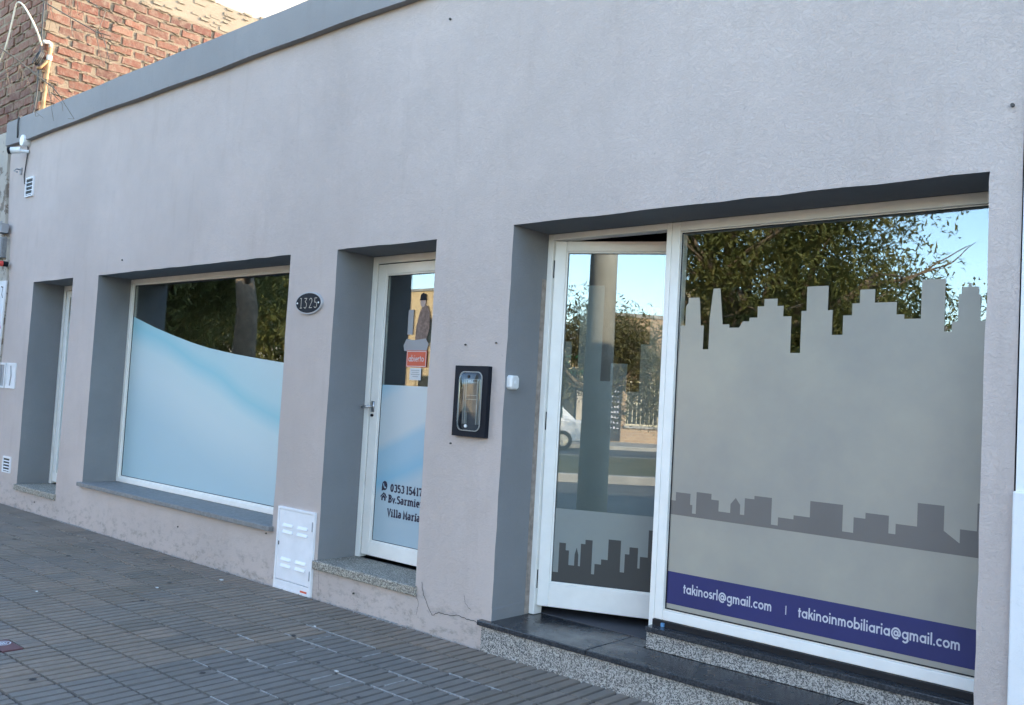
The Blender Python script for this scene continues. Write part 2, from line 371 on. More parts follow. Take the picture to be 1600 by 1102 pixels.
def glyph_slab(c):       # condensed slab serif, heavy
    def st(x, a, b, top=True): return [[(x, a), (x, b)], [(x-.11, a+.035), (x+.11, a+.035)]]+([[(x-.11, b-.035), (x+.03, b-.035)]] if top else [])
    H = .72; xh = .5
    G = {'0': ([arc(.17, .36, .12, .32, 0, 360, 18)], .40), '1': (st(.14, 0, H), .30), '2': ([arc(.17, .52, .12, .16, 170, -40, 10)+[(.06, .04), (.31, .04)]], .38),
         '3': ([arc(.16, .53, .12, .15, 150, -80, 10), arc(.16, .20, .13, .17, 85, -150, 10)], .38), '5': ([[(.28, .68), (.08, .68), (.07, .40)]+arc(.16, .22, .13, .19, 110, -150, 10)], .38),
         '4': ([[(.22, 0), (.22, .72), (.04, .22), (.34, .22)], [(.13, .035), (.31, .035)]], .38), '7': ([[(.05, .58), (.05, .68), (.30, .68), (.14, 0)]], .36),
         'B': (st(.10, 0, H)+[[(.1, .68)]+arc(.18, .54, .12, .14, 90, -90, 8)+[(.1, .40)], [(.1, .40)]+arc(.19, .22, .14, .18, 90, -90, 8)+[(.1, .04)]], .42),
         'S': ([arc(.18, .54, .12, .15, 30, 250, 10)+arc(.18, .20, .13, .17, 80, -150, 10)], .40), 'V': ([[(.05, .70), (.20, .02), (.35, .70)], [(-.02, .69), (.13, .69)], [(.28, .69), (.42, .69)]], .42),
         'M': ([[(.08, .02), (.08, .70), (.25, .15), (.42, .70), (.42, .02)], [(0, .035), (.17, .035)], [(.33, .035), (.52, .035)]], .54),
         'a': ([arc(.15, .37, .10, .11, 150, 0, 8)+[(.25, 0)], arc(.14, .15, .11, .12, 30, 330, 10)], .36), 'r': (st(.12, 0, xh)+[arc(.25, .34, .10, .13, 160, 60, 6)], .34),
         'm': (st(.11, 0, xh)+[arc(.22, .36, .11, .11, 170, 0, 6)+[(.33, 0)], arc(.44, .36, .11, .11, 170, 0, 6)+[(.55, 0)], [(.27, .035), (.39, .035)], [(.49, .035), (.63, .035)]], .66),
         'n': (st(.11, 0, xh)+[arc(.23, .35, .12, .12, 170, 0, 6)+[(.35, 0)], [(.28, .035), (.43, .035)]], .46), 'i': (st(.12, 0, xh)+[[(.12, .60), (.12, .70)]], .26), 'l': (st(.12, 0, H), .26),
         'e': ([[(.06, .26), (.29, .26)]+arc(.175, .25, .12, .22, 5, 310, 12)], .37), 'v': ([[(.05, .48), (.17, .03), (.29, .48)]], .34), 't': ([[(.12, .62), (.12, .08), (.22, .04)], [(.02, .46), (.24, .46)]], .27),
         'o': ([arc(.17, .25, .12, .21, 0, 360, 14)], .38), '\u00ed': (st(.12, 0, xh)+[[(.10, .58), (.20, .72)]], .26), '.': ([[(.06, 0), (.06, .12)]], .16), '-': ([[(.04, .26), (.15, .26)]], .22), ' ': ([], .14),
         'E': ([[(.28, .02), (.05, .02), (.05, .70), (.28, .70)], [(.05, .37), (.24, .37)]], .36), 'P': ([[(.05, 0), (.05, .70)]+arc(.16, .53, .12, .17, 90, -90, 8)+[(.05, .36)]], .36), 'C': ([arc(.18, .36, .13, .33, 50, 310, 12)], .38)}
    return G[c]
def stroke(mb, pts, w, y, fn):
    pts = [Vector(p) for p in pts]; n = len(pts); L = []; Rr = []
    closed = (pts[0]-pts[-1]).length < 1e-4
    for i, p in enumerate(pts):
        a = pts[i-1] if i else (pts[-2] if closed else None); b = pts[i+1] if i < n-1 else (pts[1] if closed else None)
        d1 = (p-a).normalized() if a is not None else None; d2 = (b-p).normalized() if b is not None else None
        d1 = d1 or d2; d2 = d2 or d1
        t = (d1+d2); t = t.normalized() if t.length > .2 else d1
        nrm = Vector((-t.y, t.x)); k = w/2/max(.45, abs(nrm.dot(Vector((-d1.y, d1.x)))))
        L.append(p+nrm*k); Rr.append(p-nrm*k)
    vs_ = [fn(q.x, q.y, y) for q in L+Rr]
    mb.add(vs_, [(i, i+n, i+n+1, i+1) for i in range(n-1)])
def text_mb(txt, gl, x, z, size, wid, y, xs=1.0, space=0.0):
    mb = MB(); cx = 0; k = 0
    for ch in txt:
        st, adv = gl(ch)
        for s_ in st:
            yy = y-.00008*(k % 4); k += 1
            stroke(mb, s_, wid, yy, lambda a, b, c, cx=cx: (x+(cx+a)*size*xs, c, z+b*size))
        cx += adv+space
    return mb, cx*size*xs
def text_width(txt, gl, space=0.0): return sum(gl(c)[1]+space for c in txt)

# ================================================================ SETTING: ground, road, far pavement
gb = MB(); gb.add([(-400, -400, -.16), (400, -400, -.16), (400, 400, -.16), (-400, 400, -.16)], [(0, 1, 2, 3)])
tag(struct(gb.build('ground', 'concrete')), 'bare ground the street and the buildings stand on')
rd = MB(); rd.box(-120, 90, -11.2, -4.2, -.158, -.12); rd.box(-120, 90, -24, -17.4, -.158, -.12)
tag(struct(rd.build('road', 'asphalt')), 'grey asphalt boulevard carriageways in front of the building')
md = MB(); md.box(-120, 90, -17.2, -11.4, -.159, .03)
tag(struct(md.build('median', 'grass')), 'grassy central strip of the boulevard')
kb = MB(); kb.box(-120, 90, -4.2, -4.02, -.157, .002); kb.box(-120, 90, -11.4, -11.2, -.157, .035); kb.box(-120, 90, -17.4, -17.2, -.157, .035); kb.box(-120, 90, -24.2, -24, -.157, .0)
tag(struct(kb.build('kerb', 'concrete', bevel=.02)), 'concrete kerbs along the carriageways')
fp = MB(); fp.box(-120, 90, -27.5, -24.2, -.156, -.004)
tag(struct(fp.build('far_pavement', 'concrete')), 'pale pavement on the far side of the boulevard')

# near pavement: grooved 20 cm tiles, each tile of three long bars
PT, PY, X0, ROW0 = .2035, .2057, -4.03, -.016
bed = MB(); bed.box(-14, 6, -4.02, .0, -.155, -.010)
sidewalk = struct(bed.build('sidewalk', 'tile_bed')); sidewalk['label'] = 'grey pavement of grooved square tiles in front of the building'
def tile_geo(mb, cx, cy, cz):
    t = .099; w = 2*t/3
    for k in range(3):
        a = -t+k*w+.0064; b = -t+(k+1)*w-.0064; c = -t; d = t; z0 = -.012; z1 = 0; s = .0030
        v = [(a, c, z0), (b, c, z0), (b, d, z0), (a, d, z0), (a+s, c+s, z1), (b-s, c+s, z1), (b-s, d-s, z1), (a+s, d-s, z1)]
        mb.add([(x+cx, y+cy, z+cz) for x, y, z in v], [(4, 5, 6, 7), (0, 1, 5, 4), (1, 2, 6, 5), (2, 3, 7, 6), (3, 0, 4, 7)])
tm = {}
for nm in ('tile_brown', 'tile_blue'):
    mb = MB(); tile_geo(mb, 0, 0, 0); o = mb.build('paver_tile', nm, local=True); tm[nm] = o.data; bpy.data.objects.remove(o)
far = MB(); rnd = random.Random(3); nt_ = 0
def project(p):
    d = Vector(p)-CAM; z = d.dot(fw)
    return (800+FPX*d.dot(rr)/z, 551-FPX*d.dot(uu)/z) if z > .1 else (-9999, 0)
for i in range(-48, 48):
    for j in range(0, 19):
        x = X0+PT*(i+.5); y = ROW0-PY*(j+.5)
        q = project((x, y, 0)); infr = -16 < q[0] < 1616 and q[1] < 1118
        if x < -13.9 or x > 5.9: continue
        if -3.30 < x < -.6 and y > -.05: continue
        dz = rnd.uniform(-.0012, .0012)
        if infr and x < -2.0 and not (-4.86 < x < -4.62 and -1.87 < y < -1.67):
            blue = -4.03 < x < -2.75 and y < -.42
            o = bpy.data.objects.new('paver_tile', tm['tile_blue' if blue else 'tile_brown']); COL.objects.link(o); o.parent = sidewalk
            o.location = (x, y, dz); o.rotation_euler = (rnd.gauss(0, .006), rnd.gauss(0, .006), rnd.gauss(0, .006)); nt_ += 1
        elif -4.86 < x < -4.62 and -1.87 < y < -1.67: pass
        else: tile_geo(far, x, y, dz)
fo = far.build('paver_field', 'tile_far', sidewalk); fo['kind'] = 'stuff'
print('paver tiles', nt_)
# pale cement left in some joints of the bluish tiles
gm = MB(); rnd = random.Random(11)
for k in range(46):
    j = rnd.choice([2, 2, 3, 3, 4, 4, 5, 6, 7]); x = rnd.uniform(-4.3, -2.6); y = ROW0-PY*j; l = rnd.uniform(.04, .2); w = rnd.uniform(.0025, .004)
    gm.box(x, x+l, y-w, y+w, -.0095, .0004+k*.00003)
for k in range(7):
    j = rnd.choice([2, 3, 4]); x = X0+PT/3*(2*k+1); y = ROW0-PY*(j+1); gm.box(x-.003, x+.003, y+.05, y+.17, -.0095, .0004)
go = gm.build('joint_cement', 'grout_light', sidewalk); go['kind'] = 'stuff'
gsp = MB(); rnd = random.Random(17)      # trodden gum spots
for k in range(38):
    x = rnd.uniform(-9, -2.5); y = rnd.uniform(-2.2, -.1); r_ = rnd.uniform(.006, .018); n_ = 9
    gsp.add([(x+r_*rnd.uniform(.75, 1.2)*math.cos(2*math.pi*q/n_), y+r_*rnd.uniform(.75, 1.2)*math.sin(2*math.pi*q/n_), .0022) for q in range(n_)], [tuple(range(n_))])
gso = gsp.build('gum_spots', 'tile_bed', sidewalk); gso['kind'] = 'stuff'
lit = MB()
for k in range(5):
    x = rnd.uniform(-6, -2.6); y = -abs(rnd.gauss(0, .5))-.03; r_ = rnd.uniform(.004, .010); lit.box(x-r_*1.5, x+r_*1.5, y-r_, y+r_, .001, .005)
lio = lit.build('paper_scraps', 'paper', sidewalk); lio['kind'] = 'stuff'
# dirt line and crumbs along the foot of the wall
dm = MB(); rnd = random.Random(5)
for k in range(500):
    x = rnd.choice([rnd.uniform(-10, -3.3), rnd.gauss(-4.1, .12), rnd.gauss(-8.2, .2)]); y = -abs(rnd.gauss(0, .014))-.003; s = rnd.uniform(.0012, .0035)
    if x > -3.3: continue
    dm.box(x-s*1.6, x+s*1.6, y-s, y+s*.4, -.002, s*.9)
do = dm.build('grit', 'grout_light', sidewalk); do['kind'] = 'stuff'

# ================================================================ OFFICE BUILDING
YF = .30
bld = thing('office_building', (-5.6, 0, 0), 'single-storey pale grey plastered office building with shop windows and two visible doors', 'building')
OPS = [(-9.57, -8.66, .212, 2.222), (-8.14, -5.24, .376, 2.222), (-4.73, -3.815, .228, 2.222), (-3.228, -.90, -.05, 2.256)]
wm = wall_mb(-10.46, -.792, -.05, 3.74, OPS, 0, .36, 1, .14, .0016)
# top band behind the cornice, right return, back
wm.box(-10.455, -.796, .02, .36, 3.72, 3.93)
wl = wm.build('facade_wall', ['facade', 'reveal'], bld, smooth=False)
for p in wl.data.polygons: p.use_smooth = (p.material_index == 0 and abs(p.normal.y) > .9)
cm = MB(); n = 46
for i in range(n):
    a = -10.48+(10.48-.80)*i/n; b = -10.48+(10.48-.80)*(i+1)/n
    f = lambda x: (.004*math.sin(x*2.1)+.003*math.sin(x*5.3+1), .004*math.sin(x*1.7+2)+.003*math.sin(x*6.1))
    (pa, qa), (pb, qb) = f(a), f(b)
    cm.add([(a, -.052, 3.708+pa), (b, -.052, 3.708+pb), (b, -.052+qb*.4, 3.962+qb), (a, -.052+qa*.4, 3.962+qa), (a, .40, 3.708+pa), (b, .40, 3.708+pb), (b, .40, 3.965), (a, .40, 3.965)],
           [(0, 1, 2, 3), (3, 2, 6, 7), (4, 5, 1, 0)]+([(4, 0, 3, 7)] if i == 0 else [])+([(1, 5, 6, 2)] if i == n-1 else []))
co = cm.build('cornice', 'cornice', bld); co['label'] = 'darker grey projecting band along the roof edge'
sh = MB(); sh.box(-10.46, -.80, .40, 8, 3.30, 3.42); sh.box(-10.46, -.80, 8, 8.2, -.1, 3.6); sh.box(-10.46, -10.26, .37, 8, -.1, 3.3); sh.box(-.86, -.80, .37, 8, -.1, 3.3)
sh.build('roof_and_rear_walls', 'roofing', bld)
im = MB(); im.box(-10.2, -.87, .37, 7.9, .0, .16); im.box(-10.2, -.87, .37, 7.9, 2.75, 2.80); im.box(-10.2, -.87, 5.0, 5.1, .16, 2.75); im.box(-3.62, -3.52, .37, 5, .16, 2.75); im.box(-5.0, -4.9, .37, 5, .16, 2.75)
io = im.build('interior_walls', 'interior_dark', bld)

# --- sills
s1 = B(-8.175, -5.225, -.035, YF+.02, .352, .386).build('window_sill', 'stone_sill', bld, bevel=.004)
s2 = B(-9.59, -8.65, -.022, YF+.02, .168, .222).build('door_sill', 'terrazzo_sill', bld, bevel=.006)
s3 = B(-4.755, -3.80, -.022, YF+.02, .182, .238).build('door_sill', 'terrazzo_sill', bld, bevel=.008)

# --- left window: white frame, pane, printed film
w1 = frame_mb(-8.14, -5.24, .388, 2.221, .042, YF, YF+.05).build('display_window', 'white_alu', bld, bevel=.004)
w1['label'] = 'wide fixed window with pale blue wave film on its lower part'
frame_mb(-8.098, -5.282, .430, 2.179, .012, YF+.012, YF+.048).build('glazing_bead', 'white_alu', w1, bevel=.002)
B(-8.088, -5.292, YF+.026, YF+.032, .440, 2.169).build('pane', 'glass', w1)
frame_mb(-8.088, -5.292, .440, 2.169, .006, YF+.021, YF+.0245).build('gasket', 'black_metal', w1)
cur = [(-8.088, 1.885), (-8.044, 1.873), (-7.878, 1.83), (-7.672, 1.779), (-7.369, 1.713), (-7.033, 1.647), (-6.748, 1.601), (-6.363, 1.556), (-5.978, 1.521), (-5.678, 1.497), (-5.292, 1.478)]
fm = MB().poly([(-8.088, .440), (-5.292, .440)]+cur[::-1], YF+.0252).build('printed_film', 'film_blue', w1)
fm['label'] = 'pale blue printed film with a curved upper edge'

# --- middle door
dr = MB(); dr.box(-4.73, -4.685, YF, YF+.06, .24, 2.22); dr.box(-3.862, -3.816, YF, YF+.06, .24, 2.22); dr.box(-4.685, -3.862, YF, YF+.06, 2.172, 2.22)
d2 = dr.build('side_door', 'white_alu', bld, bevel=.004); d2['label'] = 'white glazed door with pale blue film and contact lettering'
lf = MB(); y0, y1 = YF+.008, YF+.050
lf.box(-4.679, -4.602, y0, y1, .262, 2.166); lf.box(-3.945, -3.868, y0, y1, .262, 2.166); lf.box(-4.602, -3.945, y0, y1, 2.100, 2.166); lf.box(-4.602, -3.945, y0, y1, .262, .352)
lf.build('door_leaf_frame', 'white_alu', d2, bevel=.004)
frame_mb(-4.602, -3.945, .352, 2.100, .010, y0+.008, y1-.006).build('glazing_bead', 'white_alu', d2, bevel=.002)
B(-4.594, -3.953, YF+.026, YF+.032, .360, 2.092).build('pane', 'glass', d2)
MB().poly([(-4.594, .360), (-3.953, .360), (-3.953, 1.372), (-4.594, 1.372)], YF+.0252).build('printed_film', 'film_blue_door', d2)
MB().box(-4.6849, -4.6791, YF+.014, YF+.05, .262, 2.171).box(-4.679, -3.868, YF+.014, YF+.05, 2.1662, 2.1718).build('leaf_gap_shade', 'black_metal', d2)  # black strips stand in for the shade in the gap around the leaf
frame_mb(-4.594, -3.953, .360, 2.092, .005, YF+.0225, YF+.0255).build('gasket', 'black_metal', d2)
hd = MB(); hd.tube([(-4.648, YF+.01, 1.225), (-4.648, YF-.035, 1.225)], .009); hd.tube([(-4.648, YF-.035, 1.225), (-4.672, YF-.038, 1.222), (-4.712, YF-.036, 1.219)], .009); hd.box(-4.662, -4.634, YF+.002, YF+.0085, 1.19, 1.26)
hd.build('door_handle', 'steel', d2, smooth=True)
MB().tube([(-4.648, YF+.0085, 1.168), (-4.648, YF-.004, 1.168)], .010).build('lock_cylinder', 'black_metal', d2)
def text_obj(name, txt, gl, x, z, size, wid, y, mat, parent, xs=1., space=0., label=None):
    mb, _ = text_mb(txt, gl, x, z, size, wid, y, xs, space); o = mb.build(name, mat, parent)
    if label: o['label'] = label
    return o
yt = YF+.0244
for txt, x, z in (('0353 15417', -4.445, .690), ('Bv.Sarmiento', -4.460, .620), ('Villa Mar\u00eda-', -4.462, .532)):
    wv = {'0353 15417': .300, 'Bv.Sarmiento': .395, 'Villa Mar\u00eda-': .330}[txt]
    text_obj('lettering', txt, glyph_slab, x, z, .066, .15, yt, 'print_navy', d2, wv/(text_width(txt, glyph_slab, .02)*.066), .02, 'dark navy printed letters')
ic = MB(); c = (-4.503, .722)
ic.poly([(c[0]+.026*math.cos(R(a)), c[1]+.030*math.sin(R(a))) for a in range(0, 360, 20)], yt); ic.add([(c[0]-.026, yt, c[1]-.004), (c[0]-.004, yt, c[1]-.028), (c[0]-.027, yt, c[1]-.036)], [(0, 1, 2)])
ic.build('phone_symbol', 'print_navy', d2)
hs = MB(); stroke(hs, [(-.011, .014), (-.011, .006), (-.002, -.010), (.007, -.014), (.013, -.008)], .008, yt-.0004, lambda a, b, y: (c[0]+a, y, c[1]+b)); hs.build('handset_symbol', 'film_blue_door', d2)
hm = MB(); h0 = (-4.507, .626)
stroke(hm, [(-.030, .022), (0, .048), (.030, .022)], .009, yt, lambda a, b, y: (h0[0]+a, y, h0[1]+b))
hm.poly([(h0[0]-.021, h0[1]), (h0[0]-.007, h0[1]), (h0[0]-.007, h0[1]+.018), (h0[0]+.007, h0[1]+.018), (h0[0]+.007, h0[1]), (h0[0]+.021, h0[1]), (h0[0]+.021, h0[1]+.020), (h0[0], h0[1]+.038), (h0[0]-.021, h0[1]+.020)], yt-.0002)
hm.poly([(h0[0]+.012, h0[1]+.03), (h0[0]+.020, h0[1]+.03), (h0[0]+.020, h0[1]+.046), (h0[0]+.012, h0[1]+.046)], yt-.0004); hm.build('house_symbol', 'print_navy', d2)

# --- far left door
dr = MB(); dr.box(-9.57, -9.525, YF, YF+.06, .224, 2.22); dr.box(-8.706, -8.661, YF, YF+.06, .224, 2.22); dr.box(-9.525, -8.706, YF, YF+.06, 2.172, 2.22)
d1 = dr.build('side_door', 'white_alu', bld, bevel=.004); d1['label'] = 'white glazed door almost hidden in the recess at the far end'
lf = MB(); lf.box(-9.519, -9.442, y0, y1, .246, 2.166); lf.box(-8.789, -8.712, y0, y1, .246, 2.166); lf.box(-9.442, -8.789, y0, y1, 2.100, 2.166); lf.box(-9.442, -8.789, y0, y1, .246, .336)
lf.build('door_leaf_frame', 'white_alu', d1, bevel=.004)
B(-9.440, -8.791, YF+.026, YF+.032, .338, 2.098).build('pane', 'glass', d1)
MB().poly([(-9.440, .338), (-8.791, .338), (-8.791, 1.70), (-9.440, 1.86)], YF+.0252).build('printed_film', 'film_blue', d1)

# --- entrance: frame, open leaf, shop window
ef = MB(); ef.box(-3.226, -3.190, YF, YF+.07, .158, 2.254); ef.box(-2.457, -2.428, YF, YF+.07, .158, 2.254); ef.box(-3.190, -2.457, YF, YF+.07, 2.220, 2.254)
en = ef.build('entrance_frame', 'white_alu', bld, bevel=.003)
MB().box(-3.2275, -3.2262, YF-.035, YF+.003, .158, 2.0).build('sealant_strip', 'silicone', en)
TH = 24
piv = Vector((-3.182, YF+.012, 0))
LW = .716
lm = MB(); lz0, lz1 = .208, 2.216
lm.box(0, .064, 0, .042, lz0, lz1); lm.box(LW-.064, LW, 0, .042, lz0, lz1); lm.box(.064, LW-.064, 0, .042, 2.160, lz1); lm.box(.064, LW-.064, 0, .042, lz0, .335)
leaf = lm.build('glass_door', 'white_alu', bld, bevel=.004, local=True); leaf.location = piv-wloc(bld); leaf.rotation_euler = (0, 0, R(TH))
leaf['label'] = 'white framed glass entrance door standing half open inwards'
frame_mb(.064, LW-.064, .335, 2.160, .010, .006, .036).build('glazing_bead', 'white_alu', leaf, bevel=.002, local=True)
B(.070, LW-.070, .018, .024, .341, 2.154).build('pane', 'glass_coated', leaf, local=True)
frame_mb(.070, LW-.070, .341, 2.154, .006, .013, .0175).build('gasket', 'black_metal', leaf, local=True)
dsk = [(.069, .396), (.107, .396), (.107, .557), (.144, .557), (.144, .519), (.163, .519), (.163, .441), (.195, .441), (.195, .5), (.205, .539), (.216, .5), (.216, .441), (.2275, .441), (.2275, .562), (.2515, .562), (.2515, .586), (.291, .586), (.291, .406), (.3075, .406), (.3075, .462), (.3425, .462), (.3425, .49), (.378, .49), (.378, .6), (.446, .6), (.446, .433), (.4695, .433), (.4695, .531), (.493, .531), (.493, .57), (.539, .57), (.539, .463), (.551, .463), (.551, .525), (.592, .525), (.592, .669), (.646, .669)]
MB().poly([(.070, .341), (.646, .341)]+dsk[::-1], .0166).build('skyline_print', 'skyline_dark', leaf, local=True)
top = [(.646, 1.80), (.60, 1.80), (.60, 1.86), (.545, 1.86), (.545, 1.66), (.50, 1.66), (.50, 1.40), (.43, 1.40), (.43, 1.55), (.34, 1.55), (.34, 1.45), (.285, 1.45), (.285, 1.975), (.155, 1.975), (.155, 1.52), (.115, 1.52), (.115, 1.66), (.070, 1.66)]
MB().poly([(.070, .341), (.646, .341)]+top, .0275).build('frosted_film', 'frost_door', leaf, local=True)
MB().poly([(.070, .341), (.646, .341), (.646, .742), (.070, .742)], .0174).build('frosted_film', 'frost_low', leaf, local=True)
for z in (2.06, 1.215, .35):
    h = MB(); h.tube([(-.010, .012, z-.05), (-.010, .012, z+.05)], .009); h.box(-.016, .004, .008, .030, z-.045, z+.045); h.build('hinge', 'black_metal', leaf, local=True)
# shop window
sw = frame_mb(-2.427, -.902, .290, 2.254, .048, YF, YF+.06).build('shop_window', 'white_alu', bld, bevel=.004)
sw['label'] = 'large shop window with frosted film cut as a city skyline'
frame_mb(-2.379, -.950, .338, 2.206, .012, YF+.014, YF+.055).build('glazing_bead', 'white_alu', sw, bevel=.002)
B(-2.372, -.957, YF+.014, YF+.020, .345, 2.199).build('pane', 'glass', sw)
frame_mb(-2.372, -.957, .345, 2.199, .006, YF+.009, YF+.0112).build('gasket', 'black_metal', sw)
s1_ = [(-2.372, 1.616), (-2.363, 1.616), (-2.361, 1.734), (-2.334, 1.734), (-2.334, 1.831), (-2.322, 1.845), (-2.322, 1.871), (-2.262, 1.871), (-2.257, 1.844), (-2.248, 1.733), (-2.231, 1.733), (-2.231, 1.617), (-2.201, 1.617), (-2.201, 1.768), (-2.187, 1.912), (-2.15, 1.912), (-2.13, 1.737), (-2.094, 1.737), (-2.094, 1.721), (-2.043, 1.721), (-2.025, 1.75), (-1.9915, 1.75), (-1.9915, 1.767), (-1.952, 1.767), (-1.952, 1.819), (-1.92, 1.819), (-1.92, 1.853), (-1.855, 1.853), (-1.855, 1.819), (-1.825, 1.819), (-1.825, 1.77), (-1.785, 1.77), (-1.785, 1.603), (-1.7385, 1.603), (-1.7385, 1.793), (-1.7155, 1.793), (-1.7155, 1.903), (-1.6175, 1.903), (-1.6175, 1.794), (-1.5955, 1.794), (-1.5955, 1.684), (-1.548, 1.684), (-1.548, 1.769), (-1.509, 1.769), (-1.509, 1.821), (-1.477, 1.821), (-1.477, 1.88), (-1.413, 1.88), (-1.413, 1.822), (-1.3215, 1.822), (-1.3215, 1.769), (-1.2895, 1.769), (-1.2895, 1.75), (-1.223, 1.75), (-1.223, 1.912), (-1.131, 1.912), (-1.131, 1.696), (-1.1025, 1.696), (-1.1025, 1.736), (-1.08, 1.736), (-1.08, 1.845), (-1.0685, 1.849), (-1.0685, 1.875), (-1.0445, 1.875), (-1.0445, 1.891), (-1.033, 1.891), (-1.033, 1.875), (-1.0065, 1.875), (-1.005, 1.847), (-.998, 1.84), (-.997, 1.737), (-.957, 1.737)]
yo = YF+.014
MB().poly([(-2.372, .345), (-.957, .345)]+s1_[::-1], yo-.0008).build('frosted_film', 'frost', sw)
lo_ = [(-2.372, .873), (-2.342, .873), (-2.342, .915), (-2.2615, .915), (-2.2615, .862), (-2.249, .862), (-2.249, .822), (-2.2285, .822), (-2.2285, .927), (-2.1485, .927), (-2.1485, .9), (-2.1085, .9), (-2.1085, .849), (-2.0475, .849), (-2.0475, .891), (-2.022, .922), (-1.998, .892), (-1.998, .848), (-1.976, .848), (-1.976, .926), (-1.9285, .926), (-1.9285, .942), (-1.843, .942), (-1.843, .822), (-1.8105, .822), (-1.8105, .859), (-1.7375, .859), (-1.7375, .877), (-1.663, .877), (-1.663, .949), (-1.5175, .949), (-1.5175, .836), (-1.47, .836), (-1.47, .902), (-1.4205, .902), (-1.4205, .927), (-1.324, .927), (-1.324, .854), (-1.2955, .854), (-1.2955, .897), (-1.211, .897), (-1.211, .993), (-1.1085, .993), (-1.1085, .894), (-1.048, .852), (-1.048, .908), (-.9865, .908), (-.9865, 1.017), (-.957, 1.017)]
MB().poly([(-2.372, .805), (-.957, .805)]+lo_[::-1], yo-.0016).build('skyline_print', 'skyline_brown', sw)
MB().poly([(-2.372, .374), (-.957, .374), (-.957, .529), (-2.372, .529)], yo-.0016).build('blue_band', 'band_blue', sw)
for txt, x, x1 in (('takinosrl@gmail.com', -2.278, -1.820), ('takinoinmobiliaria@gmail.com', -1.700, -1.031)):
    w = text_width(txt, glyph_geo, .015); size = .068
    text_obj('lettering', txt, glyph_geo, x, .436, size, .105, yo-.0024, 'print_white', sw, (x1-x)/(w*size), .015, 'pale grey printed e-mail address')
text_obj('lettering', '|', glyph_geo, -1.759, .440, .056, .07, yo-.0024, 'print_white', sw)

# --- entrance steps: terrazzo riser tiles under black granite slabs
st1 = B(-3.262, -.80, -.006, .40, -.05, .128).build('entrance_step', 'concrete', bld)
x = -3.275
while x < -.88:
    w = .270; B(x, min(x+w-.002, -.872), -.022, -.007, -.012, .126).build('riser_tile', 'terrazzo', st1, bevel=.001); x += w
for a, b in ((-3.298, -2.586), (-2.584, -1.45), (-1.448, -.868)):
    B(a, b, -.036, .235 if b > -2.4 else .95, .1285, .156).build('step_slab', 'black_granite', st1, bevel=.004)
B(-2.583, -2.4425, .2355, .95, .1285, .156).build('step_slab', 'black_granite', st1, bevel=.002)
B(-2.44, -.85, .236, .95, .1285, .150).build('step_slab', 'black_granite', st1)
st2 = B(-2.425, -.902, .252, .42, .156, .236).build('window_plinth', 'concrete', bld)
x = -2.426
while x < -.91:
    B(x, min(x+.298, -.903), .238, .251, .157, .2355).build('riser_tile', 'terrazzo', st2, bevel=.001); x += .30
B(-2.448+.02, -.903, .222, .40, .2365, .262).build('plinth_slab', 'black_granite', st2, bevel=.003)
B(-2.425, -.904, .285, .36, .2625, .2895).build('track', 'black_metal', st2)
B(-2.372, -2.356, .276, .290, .263, .281).build('tape_scrap', 'tape_blue', st2)

# --- wall wear: cracks, small holes
def crackline(pts, w):
    q = []; crk = MB()
    rnd = random.Random(len(pts)*7+1)
    for a, b in zip(pts, pts[1:]):
        for k in range(4):
            t = k/4; q.append((a[0]+(b[0]-a[0])*t+rnd.uniform(-.004, .004), a[1]+(b[1]-a[1])*t+rnd.uniform(-.004, .004)))
    q.append(pts[-1])
    stroke(crk, q, w, -.0065, lambda a, b, y: (a, y, b)); crk.build('wall_crack', 'dark_line', bld)['label'] = 'thin dark crack in the plaster'
crackline([(-3.76, .27), (-3.743, .202), (-3.711, .168), (-3.661, .102), (-3.612, .131), (-3.546, .130), (-3.455, .142), (-3.382, .134), (-3.303, .137)], .0035)
crackline([(-3.43, .26), (-3.415, .22), (-3.39, .195), (-3.37, .19)], .002)
crackline([(-3.80, .20), (-3.78, .15), (-3.79, .08)], .002)
crackline([(-4.69, .21), (-4.70, .14), (-4.69, .06)], .002)
for x, z in ((-.83, 2.49), (-3.81, 3.52), (-3.53, 1.61), (-3.30, 1.62), (-3.60, 1.06), (-6.45, .22), (-4.35, .10), (-9.1, .10), (-5.30, .33), (-7.7, 2.33)):
    MB().tube([(x, .0, z), (x, -.010, z)], .007 if z > 2 else .005, 8).build('screw_hole', 'dark_line', bld)

# ================================================================ THINGS ON THE FACADE
# oval number plate
pl = thing('number_plaque', (-4.985, -.006, 1.882), 'black oval house number plate 1325 with pale rim', 'plaque')
def oval(rx, rz, y0, y1, n=40):
    m = MB(); cx, cz = -4.985, 1.882
    v = [(cx+rx*math.cos(2*math.pi*k/n), y1, cz+rz*math.sin(2*math.pi*k/n)) for k in range(n)]+[(cx+rx*.97*math.cos(2*math.pi*k/n), y0, cz+rz*.97*math.sin(2*math.pi*k/n)) for k in range(n)]
    return m.add(v, [tuple(range(n, 2*n))]+[(k, (k+1) % n, (k+1) % n+n, k+n) for k in range(n)])
oval(.146, .076, -.016, .004).build('rim', 'plaque_rim', pl); oval(.136, .067, -.0185, -.010).build('plate', 'black_plastic', pl)
def plq(c):
    G = {'3': ([[(.05, .68), (.28, .68), (.14, .44)]+arc(.15, .22, .13, .20, 80, -140, 10)], .40)}
    return G.get(c) or glyph_slab(c)
text_obj('lettering', '1325', plq, -5.075, 1.846, .098, .05, -.0195, 'plaque_gold', pl, 1.16, .09)
for s in (-1, 1): MB().tube([(-4.985+s*.115, -.018, 1.882), (-4.985+s*.115, -.023, 1.882)], .006, 8).build('screw', 'chrome_plastic', pl)

